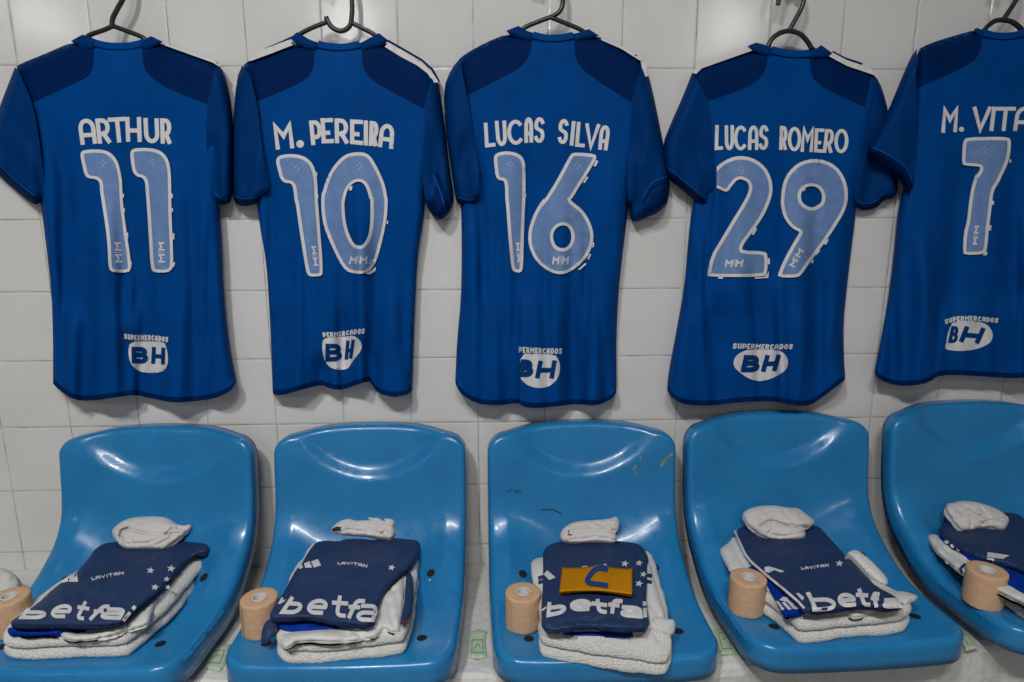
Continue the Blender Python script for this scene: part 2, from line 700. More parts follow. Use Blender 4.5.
def textline(text, top, bot, wd, gap=.18):
    """letters set between two guide lines"""
    top, bot = np.array(top, float), np.array(bot, float)
    def walk(L, t):
        s = np.concatenate([[0], np.cumsum(np.linalg.norm(np.diff(L, axis=0), axis=1))])
        s /= s[-1]
        return (np.interp(t, s, L[:, 0]), np.interp(t, s, L[:, 1]))
    ws = [WD.get(c, 1.0) for c in text]
    tot = sum(ws)+gap*(len(text)-1)
    x = 0
    out = []
    for c, w_ in zip(text, ws):
        if c != ' ':
            a, b = x/tot, (x+w_)/tot
            out += glyph(c, [walk(top, a), walk(top, b), walk(bot, b), walk(bot, a)], wd)
        x += w_+gap
    return out


def star(cx, cy_, r, rot=0, sq=.8):
    return [(cx+math.cos(math.radians(rot-90+36*i))*(r if i % 2 == 0 else r*.42),
             cy_+sq*math.sin(math.radians(rot-90+36*i))*(r if i % 2 == 0 else r*.42)) for i in range(10)]


def disc(cx, cy_, r, n=16, sq=1.0):
    return [(cx+r*math.cos(2*math.pi*i/n), cy_+sq*r*math.sin(2*math.pi*i/n)) for i in range(n)]


def tube(path, r, n=10, closed=False, flat=1.0):
    P = np.array(path, float)
    m = len(P)
    T = np.gradient(P, axis=0)
    T /= np.linalg.norm(T, axis=1)[:, None]
    ref = np.array([0, -1.0, 0])
    V, F = [], []
    for i in range(m):
        t = T[i]
        a = np.cross(t, ref)
        a /= np.linalg.norm(a)
        b = np.cross(a, t)
        for k in range(n):
            th = 2*math.pi*k/n
            V.append(P[i]+a*r*math.cos(th)+b*r*flat*math.sin(th))
    for i in range(m-1):
        for k in range(n):
            F.append((i*n+k, i*n+(k+1) % n, (i+1)*n+(k+1) % n, (i+1)*n+k))
    F.append(tuple(range(n))[::-1])
    F.append(tuple((m-1)*n+k for k in range(n)))
    return V, F


def join(parts):
    V, F = [], []
    for v, f in parts:
        k = len(V)
        V += list(v)
        F += [tuple(i+k for i in q) for q in f]
    return V, F


def spline(pts, n=8):
    P = np.array(pts, float)
    Q = np.vstack([2*P[0]-P[1], P, 2*P[-1]-P[-2]])
    out = []
    for i in range(1, len(Q)-2):
        for k in range(n):
            t = k/n
            p0, p1, p2, p3 = Q[i-1], Q[i], Q[i+1], Q[i+2]
            out.append(.5*((2*p1)+(-p0+p2)*t+(2*p0-5*p1+4*p2-p3)*t*t+(-p0+3*p1-3*p2+p3)*t**3))
    out.append(P[-1])
    return np.array(out)

# ------------------------------------------------------------------ the room
X0, X1, YF, ZC = -3.0, 4.4, -4.4, 2.8
struct('wall_back', *box(X0, X1, 0, 0.12, 0, ZC), M['tile'])
struct('floor', *box(X0, X1, YF, 0.12, -0.1, 0), M['floor'])
struct('ceiling', *box(X0, X1, YF, 0.12, ZC, ZC+.1), M['plaster'])
struct('wall_left', *box(X0-.1, X0, YF, 0.12, 0, ZC), M['plaster'])
struct('wall_right', *box(X1, X1+.1, YF, 0.12, 0, ZC), M['plaster'])
struct('wall_front', *box(X0, X1, YF-.1, YF, 0, ZC), M['plaster'])

BZ = 0.45                                   # bench top


def rise(x):
    """the bench climbs a little towards the right, against the tile courses"""
    return .006*max(0.0, .5-x)+.044*max(0.0, min(x, 2.6)-1.18)


def build_bench():
    xs = np.concatenate([np.arange(X0, -.3, .1), np.arange(-.3, 2.6, .02), np.arange(2.6, X1+.001, .1)])
    rg = np.random.default_rng(3)
    prof = [(-.001, 0.0), (-.001, BZ), (-.10, BZ), (-.20, BZ), (-.30, BZ), (-.35, BZ), (-.362, BZ-.002), (-.370, BZ-.008),
            (-.374, BZ-.02), (-.374, BZ-.08), (-.374, BZ-.2), (-.374, 0.0)]
    V, F = [], []
    m = len(prof)
    for i, x in enumerate(xs):
        sl = -0.003+0.024*max(0.0, min((x-1.35)/.55, 1.6))           # the front edge is not quite parallel to the wall
        for j, (y, z) in enumerate(prof):
            n1 = .0015*math.sin(x*37+y*50)+.001*math.sin(x*91+z*70)
            yy = y+(sl if j > 4 else 0)+(n1*1.2 if j > 4 else 0)
            if j in (6, 7):                        # chipped, rough arris
                n1 += rg.normal(0, .0011)+.0012*math.sin(x*210)
            zz = z+(n1*.5 if 4 < j < 9 else 0)+(rise(x) if 0 < j < 10 else 0)
            V.append((x, yy, zz))
    for i in range(len(xs)-1):
        for j in range(m-1):
            F.append((i*m+j, i*m+j+1, (i+1)*m+j+1, (i+1)*m+j))
    F.append(tuple(range(m))[::-1])
    F.append(tuple((len(xs)-1)*m+j for j in range(m)))
    o = obj('concrete_bench', V, F, M['concrete'], smooth=False)
    tag(o, 'white painted concrete bench running along the tiled wall under the blue seats', 'bench')
    return o


build_bench()

# ------------------------------------------------------------------ the seats
PROF = spline([(-.070, .812), (-.078, .74), (-.087, .67), (-.101, .612), (-.130, .562), (-.175, .532), (-.235, .519),
               (-.30, .516), (-.37, .519), (-.415, .5225), (-.432, .523), (-.450, .5232)], 10)
PS = np.concatenate([[0], np.cumsum(np.linalg.norm(np.diff(PROF, axis=0), axis=1))])
BL = PS[-11]
PT = np.gradient(PROF, axis=0)
PT /= np.linalg.norm(PT, axis=1)[:, None]
PN = np.stack([PT[:, 1], -PT[:, 0]], 1)      # towards the sitter / upwards


def seat_surface(a, b):
    """a across (m), b down the back and along the pan (m)"""
    W = 0.204
    Y = np.interp(b, PS, PROF[:, 0])
    Z = np.interp(b, PS, PROF[:, 1])
    ny = np.interp(b, PS, PN[:, 0])
    nz = np.interp(b, PS, PN[:, 1])
    u = np.clip(np.abs(a)/W, 0, 1.1)
    h = 0.010*u**2*np.clip(1-(b-.12)/.2, 0, 1)
    wing = np.exp(-((b-.295)/.085)**2)
    h = h+wing*(0.034*np.clip((u-.2)/.6, 0, 1)**2-.014*np.clip((u-.75)/.25, 0, 1)**2)
    h = h+0.005*np.clip((u-.55)/.45, 0, 1)**2*np.clip((b-.36)/.1, 0, 1)
    smile = 0.102-0.140*u**2                       # headrest hollow with a smile-shaped lower edge
    q = np.clip((smile-b+.018)/.036, 0, 1)
    e = np.clip((u-.45)/.42, 0, 1)
    e = 1-e*e*(3-2*e)
    h = h-e*0.0155*q*q*(3-2*q)-.10*np.maximum(.112-.09*u**2-b, 0)
    y = Y+ny*h
    z = Z+nz*h
    return y, z, ny, nz


def build_seat_mesh():
    W = 0.204
    out = []
    def halfw(b):
        return W-.008*np.clip((b-.35)/.25, 0, 1)
    rt, rf = .040, .050
    # right half of the outline, top centre to front centre, then mirrored
    top = lambda a: .030*(abs(a)/W)**2.6
    R = []
    for a in np.linspace(0, W-rt, 26):
        R.append((a, top(a)))
    b0 = top(W-rt)
    for t in np.linspace(0, 90, 12)[1:]:
        R.append((W-rt+rt*math.sin(math.radians(t)), b0+rt*(1-math.cos(math.radians(t)))))
    bs_ = np.linspace(b0+rt, BL-rf, 90)[1:]
    for b in bs_:
        R.append((float(halfw(b)), b))
    wf = float(halfw(BL))
    for t in np.linspace(0, 90, 12)[1:]:
        R.append((wf-rf+rf*math.cos(math.radians(t)), BL-rf+rf*math.sin(math.radians(t))))
    for a in np.linspace(wf-rf, 0, 24)[1:]:
        R.append((a, BL+.004*(1-(a/(wf-rf))**2)))
    Lf = [(-a, b) for a, b in R[1:-1]][::-1]
    O = np.array(R+Lf)
    rings = [O]
    ds = [0, .0015, .0035, .006, .009, .0125]
    for d in ds[1:]:
        rings.append(offset(O, d))
    sp = .0065
    xs = np.arange(-W, W+1e-6, sp)
    ys = np.arange(0, BL, sp)
    Gd = np.array([(x, y) for y in ys for x in xs])
    Gd = Gd[wind(Gd, O)]
    Gd = Gd[segdist(Gd, O, True) > .016]
    V = np.vstack(rings+[Gd])
    n = len(O)
    E = [(i, (i+1) % n) for i in range(n)]
    res = geometry.delaunay_2d_cdt([Vector(v) for v in V], E, [], 1, 1e-6, False)
    P = np.array([tuple(v) for v in res[0]])
    F = np.array(res[2])
    D = segdist(P, O, True)
    y, z, ny, nz = seat_surface(P[:, 0], P[:, 1])
    r = .0115
    dd = np.clip(D, 0, r)
    drop = r-np.sqrt(np.maximum(r*r-(r-dd)**2, 0))
    T = np.stack([P[:, 0], y-ny*drop, z-nz*drop], 1)
    a = T[F]
    nn = np.cross(a[:, 1]-a[:, 0], a[:, 2]-a[:, 0])
    c = P[F].mean(1)
    _, _, cny, cnz = seat_surface(c[:, 0], c[:, 1])
    if np.median(nn[:, 1]*cny+nn[:, 2]*cnz) < 0:
        F = F[:, ::-1]
    V3 = T.tolist()
    faces = [tuple(map(int, f)) for f in F]
    edges = rim(F)
    ids = sorted({i for e in edges for i in e})
    ring = {i: [i] for i in ids}
    for frac in (.15, .5, 1.0):
        for i in ids:
            k = np.clip((nz[i]-.25)/.55, 0, 1)
            k = k*k*(3-2*k)
            L = (1-k)*.024+k*.036
            dy, dz = -ny[i]*(1-k), -nz[i]*(1-k)-k
            q = math.hypot(dy, dz)
            V3.append((T[i, 0]*(1+.004*frac), T[i, 1]+dy/q*L*frac, T[i, 2]+dz/q*L*frac))
            ring[i].append(len(V3)-1)
    for a_, b_ in edges:
        for k in range(3):
            faces.append((b_ if k == 0 else ring[b_][k], ring[a_][k], ring[a_][k+1], ring[b_][k+1]))
    return np.array(V3), faces


SV, SF = build_seat_mesh()
seat_x = [0.2160, 0.6690, 1.1275, 1.5600, 2.0020]
seat_label = ['glossy blue plastic stadium seat farthest left, below the number 11 jersey',
              'glossy blue plastic stadium seat below the number 10 jersey, second from the left',
              'glossy blue plastic stadium seat holding the kit with the yellow armband',
              'glossy blue plastic stadium seat below the number 29 jersey, second from the right',
              'dim blue plastic stadium seat cut off by the right edge, below the number 7 jersey']
seats = []
seat_bvh = BVHTree.FromPolygons([tuple(v) for v in SV], SF)


def ray_seat(px, py, sx):
    d = FW+(px-512)/FPX*RT-(py-341)/FPX*UP
    o = CAM-np.array([sx, 0, 0])
    hit = seat_bvh.ray_cast(Vector(o), Vector(d))
    return (np.array(hit[0]), np.array(hit[1])) if hit[0] else (None, None)


def surf_disc(p, nrm, r, lift, n=20):
    nrm = nrm/np.linalg.norm(nrm)
    a = np.cross(nrm, [0, 1, 0.3])
    a /= np.linalg.norm(a)
    b = np.cross(nrm, a)
    V = [p+nrm*lift]
    for k in range(n):
        t = 2*math.pi*k/n
        V.append(p+nrm*lift+a*r*math.cos(t)+b*r*math.sin(t))
    F = [(0, 1+k, 1+(k+1) % n) for k in range(n)]
    return V, F, a, b


def bolt(p, nrm):
    """a countersunk hole with a dark bolt head in it"""
    parts = []
    nrm = nrm/np.linalg.norm(nrm)
    V, F, a, b = surf_disc(p, nrm, .0072, .0006)
    parts.append((V, F))
    n = 20
    Rg = []
    for r, l in ((.0072, .0006), (.0082, .0011), (.0092, .0003)):
        Rg.append([p+nrm*l+a*r*math.cos(2*math.pi*k/n)+b*r*math.sin(2*math.pi*k/n) for k in range(n)])
    VV = sum(Rg, [])
    FF = [(j*n+k, j*n+(k+1) % n, (j+1)*n+(k+1) % n, (j+1)*n+k) for j in range(2) for k in range(n)]
    parts.append((VV, FF))
    return parts


def build_seat():
    root = thing('stadium_seat', seat_label[0], 'seat', (seat_x[0], -.2, BZ), 'blue seats bolted along the bench')
    sh = obj('seat_shell', SV+np.array([seat_x[0], 0, 0]), SF, M['seat'], root)
    so = sh.modifiers.new('thickness', 'SOLIDIFY')
    so.thickness = .0035
    so.offset = -1
    for sx, (px, py) in ((1, (428, 574)), (-1, (525, 574)), (1, (432, 637)), (-1, (518, 638))):
        k = 1 if sx == 1 else 2
        p, nr = ray_seat(px, py, seat_x[k])
        p = p.copy()
        p[0] = sx*.136
        hit = seat_bvh.ray_cast(Vector((p[0], p[1], p[2]+.1)), Vector((0, 0, -1)))
        p, nr = np.array(hit[0]), np.array(hit[1])
        if nr[2] < 0:
            nr = -nr
        V, F = join(bolt(p+np.array([seat_x[0], 0, 0]), nr))
        obj('bolt_recess', V, F, M['hole'], root, label='black bolt hole')
        x, y, z = p+np.array([seat_x[0], 0, 0])
        rr = [(.019, BZ+.0005), (.021, BZ+.004), (.017, BZ+.02), (.015, z-.006)]
        V = [(x+r*math.cos(2*math.pi*k/16), y+r*math.sin(2*math.pi*k/16), zz) for r, zz in rr for k in range(16)]
        F = [(j*16+k, j*16+(k+1) % 16, j*16+16+(k+1) % 16, j*16+16+k) for j in range(3) for k in range(16)]
        F += [tuple(range(16))[::-1], tuple(range(48, 64))]
        obj('mounting_foot', V, F, M['seat'], root)
    return root


def copy_tree(root):
    r = root.copy()
    COL.objects.link(r)
    for ch in list(root.children):
        c = ch.copy()
        COL.objects.link(c)
        c.parent = r
    return r


seat0 = build_seat()
for i, x in enumerate(seat_x):
    s = seat0 if i == 0 else copy_tree(seat0)
    s.location = (x, -.2, BZ+rise(x))
    s['label'] = seat_label[i]
    seats.append(s)


def seat_mark(name, poly, k, mat, lift=.0008):
    """a mark on seat k: every outline point is met with the seat's own surface"""
    P, F = cdt([dens(poly, 2.0)], [], 2.5)
    V = []
    for x, y in P:
        p, nr = ray_seat(x, y, seat_x[k])
        d = CAM-np.array([seat_x[k], 0, 0])-p
        V.append(p+d/np.linalg.norm(d)*lift+np.array([seat_x[k], 0, 0]))
    return obj(name, V, [tuple(map(int, f)) for f in F], mat, seats[k])


# paint scuffs and pen scratches on the middle seat
sA = K(460, 410, 2.507)
for poly in (sA((502, 148), (508, 128), (522, 116), (520, 132)), sA((516, 122), (537, 105), (538, 114), (524, 122)),
             sA((433, 150), (442, 138), (448, 144), (438, 154)), sA((440, 160), (448, 152), (450, 160), (444, 165)),
             sA((452, 126), (456, 114), (459, 116), (455, 128))):
    seat_mark('paint_scuff', poly, 2, M['scuff'])
for ln, wd in ((sA((205, 250), (235, 249), (258, 261)), 1.0), (sA((118, 205), (135, 198), (150, 206)), .6),
               (sA((138, 209), (150, 198), (158, 206)), .6)):
    seat_mark('pen_scratch', stroke(ln, wd)[0], 2, M['dark_ink'])
for k, rz in ((0, -.030), (1, -.008), (2, .015), (3, .045), (4, .045)):
    seats[k].rotation_euler = (0, 0, rz)


# ------------------------------------------------------------------ the jerseys
def soften(poly, edge, seams=(), far=5.0, it=2):
    """round only those corners of a panel that lie well inside the garment"""
    P = [np.array(p, float) for p in poly]
    for _ in range(it):
        d = segdist(np.array(P), edge, True)
        for ln in seams:
            d = np.minimum(d, segdist(np.array(P), np.array(ln, float)))
        out = []
        for i, p in enumerate(P):
            if d[i] > far:
                out += [p*.75+P[i-1]*.25, p*.75+P[(i+1) % len(P)]*.25]
            else:
                out.append(p)
        P = out
    return np.array(P)


def jersey(label, root_px, spec):
    spec = dict(spec)
    spec['sides'] = smooth(spec['sides'], False, 1)
    spec['hem'] = smooth(spec['hem'], False, 1)
    rx, ry = root_px
    p = WALL.at(np.array(rx), np.array(ry), np.array(.03))
    root = thing('football_jersey', label, 'jersey', tuple(p), 'blue jerseys on hangers along the wall')
    body_soft = dens(spec['sides'], 3, False)
    hem = spec['hem']
    outline = list(spec['sides'])+list(hem)
    sd = spec.get('seed', 1)
    D0, D1 = .018, .032
    rg = np.random.default_rng(sd*17)
    yb = max(q[1] for q in hem)
    xa, xb = min(q[0] for q in hem), max(q[0] for q in hem)
    auto = []
    for _ in range(15):
        x0 = rg.uniform(xa+6, xb-6)
        y0 = rg.uniform(150, 300)
        auto.append(([(x0+rg.uniform(-6, 6), y0), (x0+rg.uniform(-3, 3), (y0+yb)/2), (x0+rg.uniform(-7, 7), yb)],
                     rg.uniform(4.0, 8), rg.uniform(.004, .0125)*rg.choice([-1, 1]), 'r'))

    def hbody(x, y):
        P = np.stack([x, y], 1)
        d = segdist(P, body_soft)
        h = D0+D1*pillow(d, 11)+folds(x, y, auto)
        wv = np.clip((y-95)/160, 0, 1)
        h = h+wv*(.0065*np.sin(x/8.5+1.5*np.sin(y/120+sd)+sd*2.1)+.002*np.sin(x/4.7+sd*1.3+y/90))
        h = h+.0015*noise2(x, y, .09, sd)
        h = h+1.35*folds(x, y, spec['folds'])
        inside = pillow(d, 9)
        return D0*.6+np.maximum(h-D0*.6, .002)*np.where(inside > .3, 1, .4+2*inside)

    cloth('back_panel', outline, WALL, hbody, .007, 3.2, M['jersey'], root, raymode=True)
    hm = list(hem)
    up = [(x, y-spec.get('hem_w', 5)) for x, y in hm][::-1]  # a sewn band along the lower edge
    patch('hem_band', [hm+up], WALL, hbody, .0012, .001, 3, M['hem'], root, clip=dens(outline, 3))
    clipb = dens(outline, 3)
    for key in ('yoke_l', 'yoke_r'):
        if key in spec:
            patch('shoulder_yoke', [soften(spec[key], clipb, [spec['sleeve_l']['inner'], spec['sleeve_r']['inner']])], WALL, hbody, .0009, .0008, 3.2, M['yoke'], root, clip=clipb,
                  label='darker blue shoulder yoke')
    for ln in spec.get('stripes', []):
        cloth('shoulder_stripe', ln, WALL, lambda x, y: np.full(len(x), .047), .016, 3, M['print'], root, raymode=True,
              label='white shoulder stripe')
    for ln in spec.get('edges', []):
        cloth('shoulder_edge', stroke(ln, 2.2)[0], WALL, lambda x, y: np.full(len(x), .044), .012, 2.5, M['yoke'], root, raymode=True)
    # sleeves: full where they leave the shoulder, rolling back at the outer edge
    for key in ('sleeve_l', 'sleeve_r'):
        sl = spec[key]
        outer, inner = smooth(sl['outer'], False, 1).tolist(), smooth(sl['inner'], False, 1).tolist()
        so = dens(outer, 3, False)
        si = dens(inner, 3, False)
        xf = sl.get('front', 0.008)

        def hs(x, y, so=so, si=si, xf=xf, sl=sl):
            P = np.stack([x, y], 1)
            d = segdist(P, so)
            di = segdist(P, si)
            h = .014+sl.get('base', 0)+(.039+xf)*pillow(d, 11)
            h = h-.005*np.exp(-(di/3.5)**2)*np.clip((y-110)/50, 0, 1)
            h = h+.004*np.sin((x*.9+y*.25)/5.5+sd)*np.clip((y-80)/90, 0, 1)*pillow(d, 10)
            h = h+.0035*noise2(x, y, .16, sd+5)*np.clip((y-90)/60, 0, 1)
            h = h+folds(x, y, sl.get('folds', []))
            return np.maximum(h, .012)
        o = cloth('sleeve', outer+inner, WALL, hs, .008+sl.get('base', 0), 3.0, M['sleeve'], root, raymode=True)
        if 'cuff' in sl:
            patch('cuff_band', stroke(sl['cuff'], sl.get('cuff_w', 4)), WALL, hs, .0016, .001, 2.5, M['yoke'], o,
                  clip=dens(outer+inner, 3))
            patch('cuff_stitch', stroke(smooth([(x+sl['stitch'][0], y+sl['stitch'][1]) for x, y in sl['cuff']], False, 1), 1.0), WALL, hs,
                  .0026, .0008, 2.0, M['stitch'], o, clip=dens(outer+inner, 3))
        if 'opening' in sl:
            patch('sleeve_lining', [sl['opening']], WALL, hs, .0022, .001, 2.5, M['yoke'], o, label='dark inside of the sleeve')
    # collar
    nb = spec['neck']                      # centre line of the neck seam, left to right
    def hn(x, y):
        return np.full(len(x), .0)+D0+.036
    ncol = cloth('neck_band', stroke(smooth(nb, False), spec.get('neck_w', 7))[0], WALL,
                 lambda x, y: np.full(len(x), .0498), .030, 2.5, M['jersey'], root, raymode=True)
    for c in spec['collars']:
        cloth('collar', c, WALL, lambda x, y, c=dens(c, 3):   .0475+.006*pillow(segdist(np.stack([x, y], 1), c, True), 5),
              .022, 2.5, M['sleeve'], root, raymode=True)
    # name
    words = [[]]
    for k, (ch, q) in enumerate(spec['name']):
        if k == spec.get('space', -1):
            words.append([])
        words[-1] += [disc(*q, n=18)] if ch == '.' else glyph(ch, q, spec['name_w'])
    for polys in words:
        patch('name_lettering', polys, WALL, hbody, .0012, .0008, 4, M['print'], root, label='white lettering')
    # number
    for dg in spec['digits']:
        B = spec.get('border', 3.3)
        out = smooth(dg['out'], True, 1)
        clip = dens(dg['clip'], 4) if 'clip' in dg else None
        holes = [smooth(h, True, 1) for h in dg.get('holes', [])]
        n = patch('number_digit', [out], WALL, hbody, .0040, .0014, 2.8, M['print'], root, holes=holes, clip=clip,
                  label='white-edged pale blue digit')
        fo = offset(dens(out, 4), B)
        fh = [offset(dens(h, 4), -B) for h in holes]
        patch('digit_fill', [fo], WALL, hbody, .0050, .0005, 2.8, M['digit'], n, holes=fh, clip=clip, label='pale blue fill')
        m = []
        q = np.array(dg['mark'], float)
        e = lambda u, v: q[0]*(1-u)*(1-v)+q[1]*u*(1-v)+q[2]*u*v+q[3]*(1-u)*v
        for u0, u1 in ((0, .42), (.58, 1)):
            m += glyph('M', [e(u0, 0), e(u1, 0), e(u1, 1), e(u0, 1)], 1.75)
        m += stroke([e(.5, -.1), e(.5, .8)], .7)
        patch('maker_mark', m, WALL, hbody, .0058, .0003, 2.5, M['digit_mark'], n)
        if 'dots' in dg:
            cx, cy_ = dg['dots']
            patch('star_dots', [disc(cx+dx, cy_+dy, .55, 6) for dx, dy in ((0, -2.6), (-2.4, -.4), (2.4, -.2), (1, 1.2), (0, 3.4))],
                  WALL, hbody, .0058, .0003, 2.5, M['digit_mark'], n)
        # loose flakes of the backing film along the right edge
        for poly in dg.get('flakes', []):
            patch('film_flake', [poly], WALL, hbody, .0034, .0006, 3, M['digit_mark'], n)
    # sponsor
    sp_ = patch('sponsor_patch', [smooth(spec['blob'], True, 1)], WALL, hbody, .0016, .0008, 2.2, M['print'], root,
                label='white oval print')
    bp = []
    for ch, q in spec['bh']:
        bp += glyph(ch, q, spec.get('bh_w', 4.6) if ch == 'B' else spec.get('h_w', 4.6))
    patch('sponsor_initials', bp, WALL, hbody, .0032, .0005, 2.0, M['spon_blue'], sp_, clip=dens(smooth(spec['blob']), 2))
    patch('sponsor_lettering', textline(spec['stext'], spec['stop'], spec['sbot'], 1.25, .22), WALL, hbody, .0016,
          .0008, 3, M['print'], sp_)
    return root


def quads(k, L):
    out = []
    for ch, pts in L:
        if ch == '.':
            (x, y), r = k(pts[0])[0], pts[1]
            out.append((ch, (x, y, r)))
        else:
            out.append((ch, k(*pts)))
    return out


# --- number 11
T, Bq = K(0, 0, 3.246), K(0, 200, 3.246)
n1, n2, lg = K(70, 110, 8.525), K(70, 190, 7.575), K(110, 320, 10.49)
J11 = dict(seed=1,
  sides=Bq((172, 590), (172, 440), (167, 300), (150, 150), (132, 10))+T((128, 640), (120, 480), (100, 380), (70, 300), (50, 218), (70, 205), (140, 177),
     (235, 136), (300, 134), (380, 141), (455, 134), (528, 140), (620, 174), (703, 203), (728, 235), (732, 300), (722, 450), (714, 600)) +
     Bq((712, 10), (719, 130), (725, 300), (745, 480), (765, 575)),
  hem=Bq((764, 592), (750, 620), (700, 644), (620, 655), (560, 658), (500, 646), (440, 632), (380, 640), (300, 652), (240, 650), (190, 615), (173, 597)),
  yoke_l=T((50, 218), (140, 176), (235, 135), (302, 135), (304, 215), (285, 250), (230, 274), (105, 332), (75, 290)),
  yoke_r=T((462, 132), (528, 138), (620, 173), (705, 203), (690, 260), (672, 337), (540, 286), (485, 248), (463, 215)),
  stripes=[T((534, 141), (620, 172), (700, 198), (716, 212), (712, 216), (690, 203), (620, 178), (534, 147))],
  sleeve_l=dict(outer=[(40, 203), (34, 205), (23, 197), (9, 185), (0, 176), (-10, 168), (-14, 160), (-8, 130), (2, 100), (8, 85), (15, 67)],
     inner=T((60, 230), (105, 332), (124, 430), (138, 540), (150, 610), (134, 655)), cuff=[(-12, 164), (0, 172), (9, 181), (23, 193), (34, 202), (42, 201)], cuff_w=5, stitch=(1.2, -5.5),
     folds=[([(28, 120), (37, 165), (44, 196)], 5, -.008, 'r')]),
  sleeve_r=dict(outer=T((705, 203), (728, 235), (745, 300), (757, 400), (757, 550), (755, 655), (720, 667)),
     inner=T((700, 650), (682, 560), (668, 450), (672, 335), (690, 255)), folds=[(T((690, 420), (700, 560), (712, 650)), 5, -.010, 'r')],
     cuff=T((690, 640), (722, 664), (756, 652)), cuff_w=4, stitch=(0, -5)),
  neck=T((296, 135), (340, 147), (385, 150), (430, 147), (470, 135)), neck_w=6.5,
  collars=[T((230, 133), (268, 112), (312, 128), (306, 160), (285, 162), (255, 150)), T((452, 135), (490, 117), (530, 136), (505, 150), (480, 163), (458, 160))],
  name=quads(n1, [('A', [(60, 78), (205, 70), (232, 288), (92, 300)]), ('R', [(212, 72), (338, 72), (350, 284), (240, 290)]),
     ('T', [(318, 66), (478, 58), (500, 274), (340, 284)]), ('H', [(470, 58), (605, 58), (612, 275), (478, 272)]),
     ('U', [(625, 65), (755, 70), (765, 285), (635, 282)]), ('R', [(765, 70), (868, 76), (862, 292), (775, 288)])]), name_w=4.2,
  digits=[dict(out=n1((120, 342), (220, 333), (310, 345), (370, 385), (410, 450), (430, 530), (442, 600), (445, 682))+n2((400, 100), (412, 200), (432, 350), (455, 500), (462, 590), (445, 625), (340, 625), (300, 610), (290, 560), (285, 420), (270, 280), (245, 120))+n1((255, 682), (255, 640), (245, 605), (215, 588), (155, 582), (125, 555), (105, 470), (88, 390), (95, 355)),
       mark=n2((345, 550), (335, 395), (385, 395), (400, 550)), dots=n1((280, 450))[0],
       flakes=[n2((398, 25), (408, 30), (408, 60), (398, 60)), n2((405, 135), (415, 140), (415, 165), (407, 165)), n2((430, 320), (440, 325), (440, 370), (433, 370)), n2((455, 540), (468, 545), (464, 590), (456, 585))]),
     dict(out=n1((560, 325), (680, 322), (770, 345), (825, 400), (850, 470), (860, 560), (862, 682))+n2((768, 200), (778, 400), (782, 570), (765, 610), (730, 625), (640, 625), (612, 600), (600, 400), (585, 150))+n1((645, 682), (640, 610), (615, 575), (570, 568), (535, 530), (520, 450), (512, 370), (525, 338)),
       mark=n2((670, 550), (670, 395), (715, 395), (720, 550)), dots=n1((705, 445))[0],
       flakes=[n2((766, 25), (778, 30), (778, 60), (766, 60)), n2((768, 135), (780, 140), (780, 165), (770, 165)), n2((778, 325), (790, 330), (790, 375), (778, 375)), n2((778, 545), (796, 550), (788, 580), (778, 590))])],
  blob=lg((210, 228), (400, 224), (570, 230), (592, 300), (608, 380), (605, 460), (580, 520), (520, 550), (420, 556), (320, 545), (250, 500), (205, 430), (190, 330)),
  bh=[('B', lg((224, 282), (398, 282), (398, 462), (226, 452))), ('H', lg((440, 280), (578, 290), (575, 470), (430, 458)))], bh_w=4.6, h_w=3.9,
  stext='SUPERMERCADOS', stop=lg((148, 142), (250, 158), (450, 158), (612, 178)), sbot=lg((148, 198), (250, 215), (450, 215), (606, 236)),
  folds=[(T((150, 330), (205, 560))+Bq((232, 330)), 8, -.009, 'r'), (Bq((300, 60), (345, 300), (335, 640)), 9, .007, 'r'), (T((470, 300))+Bq((462, 60), (470, 640)), 10, -.008, 'r'),
     (T((560, 330))+Bq((560, 100), (560, 650)), 12, .007, 'r'), (T((610, 500))+Bq((625, 200), (650, 640)), 8, -.008, 'r'), (Bq((250, 300), (230, 640)), 9, .010, 'r'), (Bq((430, 400), (437, 640)), 9, -.010, 'r'), (T((400, 390))+Bq((440, 200), (440, 320)), 4, -.004, 'r')])

